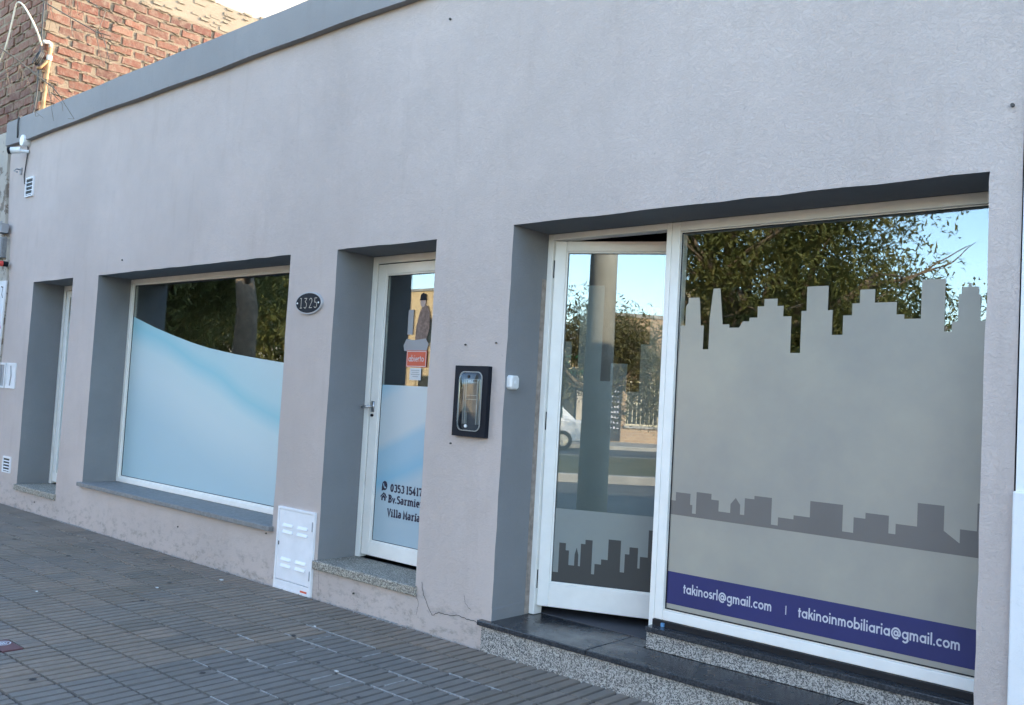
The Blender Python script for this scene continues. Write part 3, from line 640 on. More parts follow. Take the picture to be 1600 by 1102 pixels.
# electricity meter box with clear visor
mbx = thing('electricity_meter_box', (-3.447, 0, 1.30), 'black framed electricity meter box with clear rounded visor beside the entrance', 'meter box')
def rrect(cx, cz, hx, hz, r, n=6):
    p = []
    for (sx, sz, a) in ((1, 1, 0), (-1, 1, 90), (-1, -1, 180), (1, -1, 270)):
        p += [(cx+sx*(hx-r)+r*math.cos(R(a+90*k/n)), cz+sz*(hz-r)+r*math.sin(R(a+90*k/n))) for k in range(n+1)]
    return p
def ring(outer, inner, y0, y1, y2=None):
    m = MB(); n = len(outer)
    v = [(a, y0, b) for a, b in outer]+[(a, y0, b) for a, b in inner]+[(a, y1, b) for a, b in outer]+[(a, y2 or y1, b) for a, b in inner]
    return m.add(v, [(k, (k+1) % n, (k+1) % n+n, k+n) for k in range(n)]+[(k, k+2*n, (k+1) % n+2*n, (k+1) % n) for k in range(n)]+[(k+n, (k+1) % n+n, (k+1) % n+3*n, k+3*n) for k in range(n)])
cx, cz = -3.447, 1.30
inn = rrect(cx, cz, .084, .160, .035); outr = rrect(cx, cz, .124, .193, .004)
ring(outr, inn, -.030, .01).build('frame', 'black_plastic', mbx)
MB().poly(inn, -.004).build('back_plate', 'interior_dark', mbx)
mt = MB(); mt.box(cx-.040, cx+.040, -.016, -.004, cz-.06, cz+.115); mt.build('meter', 'meter_brown', mbx)
rl = MB()
for s in (-1, 1): rl.box(cx+s*.043-.003, cx+s*.043+.003, -.020, -.004, cz-.125, cz+.12); rl.box(cx+s*.060-.0015, cx+s*.060+.0015, -.018, -.004, cz-.125, cz+.12)
rl.box(cx-.043, cx+.043, -.020, -.016, cz+.117, cz+.121); rl.box(cx-.04, cx+.04, -.020, -.016, cz+.10, cz+.103); rl.box(cx-.04, cx+.04, -.020, -.016, cz+.030, cz+.034); rl.box(cx-.04, cx+.04, -.020, -.016, cz+.008, cz+.012)
rl.build('rails', 'rail_grey', mbx)
text_obj('lettering', 'EPEC', glyph_slab, cx-.030, cz+.1045, .014, .13, -.0205, 'chrome_plastic', mbx, 1.6, .06)
dv = MB(); nr = len(inn)   # bulged clear visor
lay = [(1, -.030), (.97, -.040), (.90, -.047), (.6, -.053), (.25, -.056)]
for k, y in lay: dv.v += [(cx+(a-cx)*k, y, cz+(b-cz)*k) for a, b in inn]
for l in range(len(lay)-1): dv.f += [(l*nr+k, l*nr+(k+1) % nr, (l+1)*nr+(k+1) % nr, (l+1)*nr+k) for k in range(nr)]
dv.f.append(tuple((len(lay)-1)*nr+k for k in range(nr))); dv.m = [0]*len(dv.f)
dv.build('visor', 'visor', mbx, smooth=True)
rim = ring(rrect(cx, cz, .086, .162, .036), rrect(cx, cz, .081, .157, .033), -.034, -.028); rim.build('visor_rim', 'rail_grey', mbx)
for dz in (.132, -.135): MB().tube([(cx+(.0 if dz > 0 else -.004), -.052, cz+dz), (cx+(.0 if dz > 0 else -.004), -.044, cz+dz)], .009, 10).build('screw', 'black_metal' if dz > 0 else 'chrome_plastic', mbx)

# gas meter cabinet
gc = thing('gas_meter_cabinet', (-4.965, 0, 0), 'white sheet metal meter cabinet door with louvres low on the wall', 'cabinet')
frame_mb(-5.166, -4.764, -.002, .532, .016, -.016, .01).build('frame', 'white_steel', gc, bevel=.002)
B(-5.148, -4.782, -.012, .004, .060, .514).build('door', 'white_steel', gc, bevel=.002)
B(-5.149, -4.781, -.013, .004, .0145, .056).build('lower_panel', 'white_steel', gc, bevel=.002)
for gx in (-5.045, -4.885):
    for gz in (.415, .372, .195, .152):
        m = MB(); a, b = gx-.052, gx+.052
        m.add([(a, -.012, gz+.012), (b, -.012, gz+.012), (b, -.022, gz-.006), (a, -.022, gz-.006), (a, -.012, gz-.006), (b, -.012, gz-.006)], [(0, 3, 2, 1), (3, 4, 5, 2), (0, 4, 3), (1, 2, 5)])
        m.build('louvre', 'white_steel', gc)
B(-5.140, -5.132, -.0145, -.010, .28, .305).build('lock', 'black_metal', gc)
for z in (.44, .13): MB().tube([(-4.780, -.016, z-.03), (-4.780, -.016, z+.03)], .005, 8).build('hinge', 'print_grey', gc)
B(-4.87, -4.80, -.0142, -.012, .012, .026).build('rust_patch', 'sign_red', gc)

# contact sensor box on the entrance jamb
sb = MB(); P = [(-.022, .016), (-.036, .008)]
xs0, yc, zc = -3.228, .050, 1.413
pts = [(yc-.034, zc+.026), (yc-.022, zc+.038), (yc+.022, zc+.038), (yc+.034, zc+.026), (yc+.034, zc-.026), (yc+.022, zc-.038), (yc-.022, zc-.038), (yc-.034, zc-.026)]
n = 8
sb.add([(xs0-.004, a, b) for a, b in pts]+[(xs0+.026, a, b) for a, b in pts]+[(xs0+.034, yc+(a-yc)*.8, zc+(b-zc)*.86) for a, b in pts],
       [(k, (k+1) % n, (k+1) % n+n, k+n) for k in range(n)]+[(k+n, (k+1) % n+n, (k+1) % n+2*n, k+2*n) for k in range(n)]+[tuple(range(2*n, 3*n))])
so = sb.build('doorbell', 'chrome_plastic', None, bevel=.003, loc=(xs0, yc, zc))
tag(so, 'small white plastic bell box on the dark jamb of the entrance', 'doorbell')
bbn = MB().tube([(xs0+.031, yc, zc), (xs0+.038, yc, zc)], .009, 12).build('button', 'white_steel', so)

# stickers on the middle door
sg = thing('open_sign', (-4.273, YF+.02, 1.545), 'small orange red sign reading abierto on the glazed door', 'sign')
B(-4.366, -4.180, YF+.0205, YF+.0235, 1.492, 1.598).build('board', 'sign_red', sg)
frame_mb(-4.362, -4.184, 1.496, 1.594, .004, YF+.0198, YF+.0205).build('border', 'paper', sg)
text_obj('lettering', 'abierto', glyph_geo, -4.346, 1.527, .060, .085, YF+.0196, 'paper', sg, .146/(text_width('abierto', glyph_geo, .02)*.060), .02)
ntc = thing('paper_notice', (-4.275, YF+.02, 1.45), 'small printed paper notice taped under the orange sign', 'notice')
B(-4.328, -4.224, YF+.0215, YF+.0235, 1.410, 1.487).build('sheet', 'paper', ntc)
nl = MB()
for k, (a, b) in enumerate(((-4.316, -4.24), (-4.308, -4.246), (-4.316, -4.236), (-4.300, -4.25))): nl.box(a, b, YF+.0208, YF+.0214, 1.470-k*.013, 1.474-k*.013)
nl.build('print_lines', 'print_grey', ntc)
# picture decal of a seated figure in a coat
pd = thing('picture_decal', (-4.27, YF+.02, 1.62), 'cut-out picture of a figure in brown coat and dark cap on the door glass', 'decal')
yd = YF+.0235
MB().poly([(-4.30, 1.66), (-4.20, 1.655), (-4.172, 1.74), (-4.178, 1.84), (-4.205, 1.885), (-4.245, 1.885), (-4.272, 1.84), (-4.295, 1.75)], yd).build('coat', 'coat_brown', pd)
MB().poly([(-4.246+.026*math.cos(R(a)), 1.908+.034*math.sin(R(a))) for a in range(0, 360, 24)], yd-.0004).build('face', 'skin_print', pd)
MB().poly([(-4.276, 1.918), (-4.216, 1.918), (-4.222, 1.955), (-4.246, 1.966), (-4.270, 1.955)], yd-.0008).build('cap', 'black_plastic', pd)
B(-4.375, -4.325, yd-.0006, yd, 1.70, 1.86).build('banner', 'print_grey', pd)
MB().poly([(-4.405, 1.63), (-4.395, 1.595), (-4.19, 1.590), (-4.172, 1.64), (-4.20, 1.675), (-4.30, 1.665), (-4.38, 1.672)], yd-.0002).build('base', 'print_grey', pd)

# ventilation grilles, camera, junction boxes, cable on the far end
def grille(cx, cz, w, h, label):
    t = thing('wall_vent', (cx, 0, cz), label, 'vent')
    frame_mb(cx-w/2, cx+w/2, cz-h/2, cz+h/2, .012, -.016, .008).build('frame', 'white_steel', t)
    for k in range(5):
        z = cz-h/2+.02+(h-.04)*k/4
        m = MB(); m.add([(cx-w/2+.012, -.012, z), (cx+w/2-.012, -.012, z), (cx+w/2-.012, -.003, z+.018), (cx-w/2+.012, -.003, z+.018), (cx-w/2+.012, -.014, z+.003), (cx+w/2-.012, -.014, z+.003)], [(0, 1, 2, 3), (0, 4, 5, 1), (4, 3, 2, 5)])
        m.build('slat', 'white_steel', t)
    MB().poly([(cx-w/2+.01, cz-h/2+.01), (cx+w/2-.01, cz-h/2+.01), (cx+w/2-.01, cz+h/2-.01), (cx-w/2+.01, cz+h/2-.01)], -.0075).build('backing', 'black_metal', t)
grille(-9.85, 3.21, .19, .20, 'small white slatted vent high on the wall under the security camera')
grille(-9.84, .39, .19, .16, 'small white slatted vent low on the wall near the pavement')
sc = thing('security_camera', (-10.05, -.05, 3.62), 'white bullet security camera under the roof band at the far end', 'camera')
MB().tube([(-9.99, 0, 3.70), (-9.99, -.035, 3.70), (-9.99, -.07, 3.70)], [.062, .062, .055], 14).build('junction_housing', 'chrome_plastic', sc, smooth=False)
MB().tube([(-9.96, -.005, 3.59), (-9.98, -.06, 3.585), (-10.02, -.10, 3.585)], .018, 10).build('bracket', 'chrome_plastic', sc)
MB().tube([(-9.99, -.07, 3.595), (-10.05, -.145, 3.582)], .034, 14).build('body', 'chrome_plastic', sc)
MB().tube([(-10.049, -.144, 3.582), (-10.066, -.165, 3.578)], [.038, .036], 14).build('lens_hood', 'black_plastic', sc)
cb = MB().tube([(-9.985, -.03, 3.69), (-9.97, -.014, 3.64), (-9.96, -.012, 3.60), (-9.99, -.010, 3.45), (-10.01, -.010, 3.33), (-9.98, -.012, 3.255), (-9.95, -.012, 3.25)], .006, 6).build('camera_cable', 'cable_black', None, smooth=True)
tag(cb, 'thin black cable running from the camera housing down to the vent', 'cable')
lb = thing('lamp_bracket', (-10.15, 0, 3.40), 'small grey metal hook bracket under the security camera', 'bracket')
bk = MB().tube([(-10.12, .0, 3.42), (-10.12, -.05, 3.42), (-10.15, -.06, 3.40), (-10.10, -.05, 3.385)], .009, 6).build('hook', 'print_grey', lb)
B(-10.14, -10.10, -.012, .004, 3.37, 3.44).build('base_plate', 'print_grey', lb)

# small inset boxes beside the far door
def inset(cx, cz, w, h, m_in, label):
    t = thing('inset_box', (cx, 0, cz), label, 'meter box')
    frame_mb(cx-w/2, cx+w/2, cz-h/2, cz+h/2, .022, -.012, .01).build('frame', 'neighbour_white', t, bevel=.002)
    B(cx-w/2+.02, cx+w/2-.02, -.006, .006, cz-h/2+.02, cz+h/2-.02).build('door', m_in, t)
    MB().tube([(cx-.01, -.008, cz-h/2+.03), (cx+.015, -.010, cz), (cx-.012, -.008, cz+h/2-.03)], .007, 6).build('stain_pipe', 'print_grey', t)
inset(-9.93, 1.28, .24, .26, 'neighbour_white', 'small white framed box in the wall beside the far door')
inset(-10.19, 1.28, .22, .26, 'print_grey', 'small grey box cut by the left edge of the picture')

# iron cover in the pavement
ivc = thing('valve_cover', (-4.74, -1.83, 0), 'dark red valve cover with white emblem set in the pavement tiles', 'cover')
B(-4.842, -4.643, -1.866, -1.772, -.02, .001).build('plate', 'maroon', ivc)
for k in range(3):
    a = -4.8395+k*.0665; B(a, a+.0605, -1.765, -1.666, -.012, .0005).build('cut_tile', 'tile_brown', sidewalk, bevel=.002)
em = MB(); n = 20
for rr_, w_ in ((.034, .007), (.020, .005)):
    v = [(-4.775+(rr_+w_*s)*math.cos(2*math.pi*k/n), -1.82+(rr_+w_*s)*math.sin(2*math.pi*k/n), .0025) for s in (0, 1) for k in range(n)]
    em.add(v, [(k, (k+1) % n, (k+1) % n+n, k+n) for k in range(n)])
for d in (-.010, .0, .010): em.box(-4.775-.018, -4.775+.018, -1.82+d-.003, -1.82+d+.003, .001, .003)
em.build('emblem', 'print_white', ivc)

# ================================================================ BRICK NEIGHBOUR (left)
XS, YN = -10.36, .20
nb = thing('brick_neighbour', (-12.5, YN, 0), 'taller old brick building with sunlit side wall rising behind the roof edge', 'building')
cr = MB(); cr.box(-16, XS-.007, YN+.007, 12, 3.4, 5.73); c0 = cr.build('wall_core', 'mortar', nb)
up = MB(); up.box(-16, XS-.012, YN+.012, 12, 5.73, 6.08); b1 = up.build('cement_band', 'cream_plaster', nb)
up = MB(); up.box(-16, XS-.03, YN+.03, 12, 6.08, 8.2); up.build('upper_wall', 'white_plaster', nb)
ru = MB(); rnd = random.Random(9)     # broken render lumps on the band
for k in range(130):
    y = rnd.uniform(YN+.2, 4.5); z = 5.73+rnd.uniform(0, .36); s = rnd.uniform(.02, .07); ru.box(XS-.03, XS-.012+rnd.uniform(.004, .018), y, y+s*2.4, z, z+s*.6)
o = ru.build('render_lumps', 'cream_plaster', b1); o['kind'] = 'stuff'
rnd = random.Random(21); bmesh_pool = []
for k in range(8):
    m = MB(); l, h, d = .262, .090, .05; j = lambda s=.009: rnd.uniform(-s, s)
    v = [(-d/2, -l/2+j(), -h/2+j()), (-d/2, l/2+j(), -h/2+j()), (-d/2, l/2+j(), h/2+j()), (-d/2, -l/2+j(), h/2+j())]
    f1 = [(d/2-.004+j(.003), a[1]*.985, a[2]*.96) for a in v]; f2 = [(d/2+j(.004), a[1]*.93, a[2]*.84) for a in v]
    m.add(v+f1+f2, [(8, 9, 10, 11)]+[(a, (a+1) % 4, (a+1) % 4+4, a+4) for a in range(4)]+[(a+4, (a+1) % 4+4, (a+1) % 4+8, a+8) for a in range(4)])
    o = m.build('brick', 'brick', local=True); bmesh_pool.append(o.data); bpy.data.objects.remove(o)
def brick(x, y, z, rz):
    o = bpy.data.objects.new('brick', rnd.choice(bmesh_pool)); COL.objects.link(o); o.parent = c0
    o.location = Vector((x, y, z))-wloc(c0); o.rotation_euler = (rnd.gauss(0, .012), rnd.gauss(0, .02), rz+rnd.gauss(0, .03)); o.scale = (1, rnd.uniform(.88, 1.04), rnd.uniform(.86, 1.06)); return o
nbk = 0
for r_ in range(17):
    z = 3.86+.112*r_
    if z > 5.70: break
    off = .14 if r_ % 2 else 0
    for k in range(12):
        y = YN+.135+off+.28*k; q = project((XS, y, z))
        if q[0] < 470 and q[1] > -25 and z > 3.85: brick(XS-.022+rnd.uniform(-.006, .006), y, z, 0); nbk += 1
    for k in range(5):
        x = XS-.135-(.14-off)-.28*k
        q = project((x, YN, z))
        if q[0] > -30 and q[1] > -25: brick(x, YN+.022+rnd.uniform(-.006, .006), z, -math.pi/2); nbk += 1
print('bricks', nbk)
sm_ = MB(); rnd = random.Random(31)      # mortar squeezed over the brick edges
def blob(cx_, cz_, w_, h_, fn):
    n_ = 9; ang = [2*math.pi*k/n_ for k in range(n_)]; rad = [rnd.uniform(.6, 1.15) for k in range(n_)]
    o_ = [fn(cx_+w_*rad[k]*math.cos(a), -.012, cz_+h_*rad[k]*math.sin(a)) for k, a in enumerate(ang)]
    i_ = [fn(cx_+w_*.55*rad[k]*math.cos(a), .006+rnd.uniform(0, .006), cz_+h_*.55*rad[k]*math.sin(a)) for k, a in enumerate(ang)]
    sm_.add(o_+i_, [tuple(range(n_, 2*n_))]+[(k, (k+1) % n_, (k+1) % n_+n_, k+n_) for k in range(n_)])
for k in range(620):
    r_ = rnd.randint(0, 16); z = 3.86+.112*r_+.056+rnd.gauss(0, .012); y = rnd.uniform(YN+.02, 3.3)
    if z < 5.72: blob(y, z, rnd.uniform(.02, .10), rnd.uniform(.006, .022), lambda a, d, b: (XS+d, a, b))
for k in range(110):
    r_ = rnd.randint(0, 16); z = 3.86+.112*r_+.056+rnd.gauss(0, .012); x = rnd.uniform(-11.5, XS-.03)
    if z < 5.72: blob(x, z, rnd.uniform(.02, .10), rnd.uniform(.006, .022), lambda a, d, b: (a, YN-d, b))
o = sm_.build('mortar_smears', 'mortar', c0); o['kind'] = 'stuff'
lp = MB(); edge = [(-10.46, 3.88), (-10.455, 3.5), (-10.40, 3.1), (-10.36, 2.8), (-10.28, 2.72), (-10.24, 2.45), (-10.20, 2.25), (-10.22, 1.6), (-10.24, 1.0), (-10.22, .4), (-10.23, -.05)]
lp.slab([(-16, -.05), (-16, 3.84)]+edge, -.028, YN+.05); o = lp.build('lower_plaster_wall', 'old_plaster', nb); o['label'] = 'lower cream wall of crumbling plaster'
gp = MB().slab([(-11.6, 1.42), (-11.6, 2.26), (-10.19, 2.26), (-10.225, 1.42)], -.036, -.020); g0 = gp.build('painted_panel', 'neighbour_white', nb)
gf = MB(); stroke(gf, [(-10.42, 1.95), (-10.34, 1.98), (-10.29, 1.90), (-10.27, 1.80), (-10.235, 1.76)], .035, -.0375, lambda a, b, y: (a, y, b)); gf.build('pink_graffiti', 'pink_paint', g0)
gf = MB(); stroke(gf, [(-10.30, 2.20), (-10.25, 2.19), (-10.27, 2.12), (-10.24, 2.08)], .012, -.0378, lambda a, b, y: (a, y, b)); gf.build('black_graffiti', 'dark_line', g0)
ew = thing('wire_box', (-10.33, -.03, 2.80), 'weathered grey wire box on the crumbling plaster at the left edge', 'junction box')
B(-10.40, -10.26, -.10, -.026, 2.76, 2.86).build('body', 'print_grey', ew, bevel=.006); B(-10.415, -10.245, -.108, -.098, 2.85, 2.875).build('lid', 'print_grey', ew)
ew2 = thing('meter_cabinet', (-10.5, -.03, 2.58), 'scuffed grey meter cabinet under the wire box at the left edge', 'meter box')
B(-10.75, -10.27, -.075, -.026, 2.50, 2.72).build('body', 'stone_sill', ew2, bevel=.006); B(-10.74, -10.29, -.082, -.074, 2.52, 2.70).build('door', 'print_grey', ew2, bevel=.004)
MB().tube([(-10.20, -.03, 2.43), (-10.20, -.08, 2.43)], .028, 10).build('lamp_base', 'black_plastic', (rl_ := thing('red_indicator', (-10.20, -.03, 2.43), 'small red plastic indicator on the cracked plaster', 'lamp')))
MB().tube([(-10.20, -.08, 2.43), (-10.20, -.115, 2.43), (-10.20, -.12, 2.43)], [.030, .026, .01], 10).build('cap', 'red_plastic', rl_)
# pipes and cables at the corner
pp = thing('vent_pipe', (XS+.03, .25, 4.0), 'rusty bent pipe with pale couplings on the sunlit brick corner', 'pipe')
xp = XS+.035
MB().tube([(xp, .225, 3.95), (xp, .235, 4.30), (xp, .247, 4.60), (xp, .262, 4.86)], .020, 10).build('riser', 'rust_pipe', pp, smooth=True)
MB().tube([(xp, .262, 4.85), (xp, .258, 4.885), (xp, .238, 4.90), (xp, .20, 4.895), (xp, .185, 4.885)], .022, 10).build('elbow', 'pvc', pp, smooth=True)
MB().tube([(xp, .253, 4.705), (xp, .256, 4.76)], .029, 10).build('coupling', 'pvc', pp)
MB().tube([(xp, .250, 4.72), (xp+.01, .215, 4.665), (xp, .175, 4.605), (xp-.02, .145, 4.59)], .015, 8).build('branch_pipe', 'rust_pipe', pp, smooth=True)
def cable(name, pts, r_, m, label, n_=6):
    q = []; P_ = [Vector(p) for p in pts]
    for i in range(len(P_)-1):
        p0, p1, p2, p3 = P_[max(i-1, 0)], P_[i], P_[i+1], P_[min(i+2, len(P_)-1)]
        for k in range(6):
            t = k/6; q.append(.5*((2*p1)+(-p0+p2)*t+(2*p0-5*p1+4*p2-p3)*t*t+(-p0+3*p1-3*p2+p3)*t**3))
    q.append(P_[-1]); o = MB().tube(q, r_, n_).build(name, m, None, smooth=True); return tag(o, label, 'cable')
cable('cable', [(-10.90, -.05, 4.66), (-10.86, -.05, 4.70), (-10.71, -.05, 4.86), (-10.62, -.04, 5.13), (-10.57, -.03, 5.29), (-10.44, -.02, 5.26), (-10.24, 0, 5.08), (-10.16, .05, 4.92), (-10.20, .12, 4.80)], .010, 'cable_cream', 'looped cream cable hanging at the dark brick corner')
cable('cable', [(-10.36, .165, 5.6), (-10.34, .165, 5.0), (-10.35, .165, 4.68), (-10.33, .16, 4.3), (-10.28, .10, 4.0), (-10.15, -.055, 3.97), (-10.145, -.058, 3.75)], .008, 'cable_black', 'black cable dropping down the brick corner to the roof band')
cl = MB()
for k in range(3):
    q = [(-10.34+.012*k+.045*math.cos(R(a)), .165-.02*k+.03*math.sin(R(a)), 4.70+.075*math.sin(R(a))) for a in range(0, 361, 24)]; cl.tube(q, .011, 6, cap=False)
tag(cl.build('cable_coil', 'cable_black', None, smooth=True), 'black coil of spare cable tied to the brick corner', 'cable')

# ================================================================ WHITE NEIGHBOUR (right)
wn = thing('white_neighbour', (2, 0, 0), 'white painted building at the right edge with a projecting plinth', 'building')
MB().box(-.784, 6, -.012, 8, 1.10, 3.9).build('wall', 'neighbour_white', wn)
MB().box(-.790, 6, -.030, 8, -.05, 1.10).build('plinth', 'neighbour_white', wn, bevel=.006)

# ================================================================ STREET SIDE (seen in the panes)
def limb(mb, p, d, length, rad, rnd, tips, depth, bend=.25, spread=.55):
    pts = [p.copy()]; rads = [rad]; q = p.copy(); dd = d.normalized(); n = 5
    for i in range(n):
        dd = (dd+Vector((rnd.gauss(0, bend), rnd.gauss(0, bend), rnd.gauss(0, bend*.6)+.03))).normalized()
        q = q+dd*length/n; pts.append(q.copy()); rads.append(rad*(1-.62*(i+1)/n))
    mb.tube(pts, rads, 6 if rad < .05 else 9)
    tips.append((pts[-1], dd)); tips.append((pts[-2], dd)); tips.append((pts[3], dd))
    if depth > 0:
        for i in range(3 if depth > 1 else 4):
            k = rnd.choice([2, 3, 4, 5]); nd = (dd+Vector((rnd.gauss(0, spread), rnd.gauss(0, spread), rnd.gauss(0, spread*.6)))).normalized()
            limb(mb, pts[k], nd, length*rnd.uniform(.5, .75), rads[k]*.75, rnd, tips, depth-1, bend, spread)
def fronds(mb, tips, n, rnd, ll=.34, lw=.05, spread=.5, droop=.5):
    for i in range(n):
        p, d = rnd.choice(tips); p = p+Vector((rnd.gauss(0, spread), rnd.gauss(0, spread), rnd.gauss(0, spread*.7)))
        if (p.y > -3.5 and p.x > -9) or (-3.5 < p.x < -.5 and p.y > -9): continue
        a = rnd.uniform(0, 2*math.pi); v = Vector((math.cos(a), math.sin(a), -rnd.uniform(0, droop)*1.4+.15)).normalized(); s = v.cross(Vector((0, 0, 1))).normalized()
        for k in range(5):       # leaflets along a drooping stem
            c = p+v*ll*(k+.6)/5+Vector((0, 0, -.02*k*k*droop))
            for sgn in (-1, 1):
                e = c+s*sgn*lw*1.9*(1-.12*k)+Vector((0, 0, rnd.gauss(0, lw*1.1))); w = v*lw*.45+Vector((0, 0, rnd.gauss(0, lw*.25)))
                mb.v += [tuple(c-w*.5), tuple(e), tuple(c+w)]; m0 = len(mb.v); mb.f.append((m0-3, m0-2, m0-1)); mb.m.append(0)
def tree(name, loc, h, label, seed, limbs, nf, leaf, spread=.45, ll=.34, lw=.05, rad=.17, depth=2, group=None):
    rnd = random.Random(seed); loc = Vector(loc); t = thing(name, loc, label, 'tree', group)
    tr = MB(); top = loc+Vector((limbs[0][3] if len(limbs[0]) > 3 else 0, 0, h))
    tr.tube([loc+Vector((0, 0, -.15)), loc+Vector((.02, .01, .12)), loc+(top-loc)*.5+Vector((.05, .03, 0)), top], [rad*1.35, rad*1.08, rad*.92, rad*.85], 12)
    tr.build('trunk', 'bark', t, smooth=True)
    br = MB(); tips = []
    for l in limbs: limb(br, top-Vector((0, 0, .1)), Vector(l[0]), l[1], l[2], rnd, tips, depth)
    br.build('branches', 'bark', t, smooth=True)
    if nf:
        cr_ = MB(); fronds(cr_, tips, nf, rnd, ll, lw, spread); cr_.build('crown', leaf, t)
    return t
G_T = 'street trees along the boulevard'
tree('jacaranda_tree', (-4.9, -5.3, 0), 2.2, 'leafy street tree with feathery olive foliage facing the shop window', 4,
     [((-.7, -.3, .9), 2.0, .10), ((.8, -.5, .8), 1.9, .09), ((.2, -.9, .9), 1.9, .09), ((-.4, .5, 1.0), 2.0, .09), ((-.9, -.5, .35), 1.9, .07), ((.6, .5, .75), 2.0, .08), ((.1, .9, .55), 1.7, .07), ((-.8, .8, .45), 1.9, .07)], 7600, 'leaf_olive', .40, .44, .040, group=G_T)
tree('jacaranda_tree', (-7.6, -13.6, 0), 2.0, 'leafy tree on the grassy median behind the nearest street tree', 6,
     [((-.7, .3, .8), 1.8, .10), ((.8, .2, .5), 1.7, .10), ((.1, .9, .5), 1.6, .09), ((0, -.8, .7), 1.6, .09)], 5200, 'leaf_olive', .65, .42, .06, group=G_T)
tree('jacaranda_tree', (-17.5, -4.6, 0), 2.4, 'dense dark tree by the kerb mirrored in the blue film window', 8,
     [((-.7, .3, .9), 2.0, .10), ((.8, .1, .8), 2.0, .10), ((.1, -.9, .8), 2.0, .09), ((-.8, -.6, .5), 1.8, .09), ((.3, .4, 1.1), 1.8, .09)], 11000, 'leaf_olive', .62, .45, .06, group=G_T)
tree('jacaranda_tree', (-28, -13.8, 0), 2.6, 'broad tree on the median farther up the boulevard', 10,
     [((-.7, .3, .9), 2.4, .12), ((.8, .1, .8), 2.4, .12), ((.1, -.9, .8), 2.4, .11), ((-.2, .8, .8), 2.2, .1)], 6500, 'leaf_olive', .8, .6, .11, .2, group=G_T)
tree('jacaranda_tree', (-38, -6.0, 0), 2.6, 'tall tree by the kerb at the far end of the row', 12,
     [((-.7, .3, .9), 2.6, .12), ((.8, .1, .8), 2.6, .12), ((.1, -.9, .8), 2.4, .11), ((-.2, .8, .9), 2.2, .1)], 6500, 'leaf_olive', .95, .6, .12, .2, group=G_T)
tree('thin_tree', (.4, -15.0, 0), 1.6, 'half bare tree with dry olive leaves on the median opposite the open door', 14,
     [((-.9, .4, .55), 1.35, .07), ((.9, .1, .5), 1.3, .07), ((.1, -.9, .5), 1.2, .06), ((.5, .6, .7), 1.1, .06), ((-.9, -.1, .3), 1.2, .05), ((.1, .2, 1), 1.4, .05)], 2600, 'leaf_dry', .32, .30, .05, group=G_T)
tree('thin_tree', (4.0, -16.4, 0), 1.5, 'dry leaved tree on the median to the side of the pole', 16,
     [((-.9, .4, .5), 1.3, .07), ((.9, .1, .5), 1.3, .07), ((.1, -.9, .5), 1.2, .06), ((-.9, .1, .3), 1.2, .05)], 2600, 'leaf_dry', .36, .30, .045, group=G_T)
# near bare street tree whose twigs hang into the upper left of the picture
bt = thing('bare_tree', (-11.6, -3.0, 0), 'bare street tree with thin twigs hanging in front of the brick corner', 'tree', G_T)
m = MB(); m.tube([(-11.6, -3.0, -.1), (-11.58, -3.0, .4), (-11.45, -2.95, 1.4), (-11.35, -2.9, 2.4), (-11.5, -2.85, 3.2)], [.24, .20, .17, .15, .11], 12); m.build('trunk', 'bark', bt, smooth=True)
m = MB(); rnd = random.Random(2)
for pts, r_ in (([(-11.4, -2.9, 2.6), (-10.7, -2.4, 4.1), (-9.6, -1.7, 5.0), (-8.6, -1.1, 4.9)], .05), ([(-11.5, -2.85, 3.1), (-12.2, -2.2, 4.4), (-12.6, -1.6, 5.6)], .06), ([(-11.5, -2.85, 3.1), (-11.8, -3.8, 4.4), (-12.2, -4.6, 5.4)], .06), ([(-11.45, -2.9, 2.9), (-10.9, -3.6, 4.2), (-10.2, -4.2, 5.2)], .05)):
    m.tube(pts, [r_*(1-.6*i/(len(pts)-1)) for i in range(len(pts))], 8)
m.build('limb', 'bark', bt, smooth=True)
tw = [([(-8.9, -1.25, 4.95), (-7.95, -.8, 4.42), (-7.17, -.8, 4.05), (-6.70, -.8, 3.83), (-6.45, -.8, 3.74)], .007), ([(-8.6, -1.1, 4.9), (-7.5, -.9, 4.42), (-7.0, -.8, 4.16), (-6.5, -.8, 3.93)], .006),
      ([(-9.6, -1.2, 4.7), (-8.8, -.9, 4.25), (-8.2, -.8, 3.94), (-7.8, -.8, 3.74), (-7.4, -.8, 3.55), (-7.2, -.8, 3.42)], .008), ([(-9.2, -1.0, 4.5), (-8.5, -.85, 3.80), (-8.1, -.8, 3.88), (-7.7, -.8, 3.98)], .004),
      ([(-8.2, -.8, 3.94), (-7.95, -.78, 3.70), (-7.85, -.75, 3.50)], .003), ([(-7.9, -.8, 3.80), (-7.55, -.76, 3.62), (-7.5, -.76, 3.44)], .003), ([(-7.8, -.8, 4.35), (-7.3, -.8, 4.22), (-6.9, -.8, 4.28)], .003)]
m = MB()
for pts, r_ in tw:
    m.tube(pts, [r_*(1-.55*i/(len(pts)-1)) for i in range(len(pts))], 6)
    for k in range(7):
        i = rnd.randint(1, len(pts)-1); a = Vector(pts[i-1]).lerp(Vector(pts[i]), rnd.random()); l = rnd.uniform(.08, .28)
        m.tube([a, a+Vector((rnd.uniform(.02, .8)*l, rnd.uniform(-.3, .3)*l, -rnd.uniform(.1, 1)*l)), a+Vector((rnd.uniform(.3, 1.2)*l, 0, -rnd.uniform(.6, 1.5)*l))], [.003, .002, .0012], 5)
m.build('twigs', 'twig', bt, smooth=True)

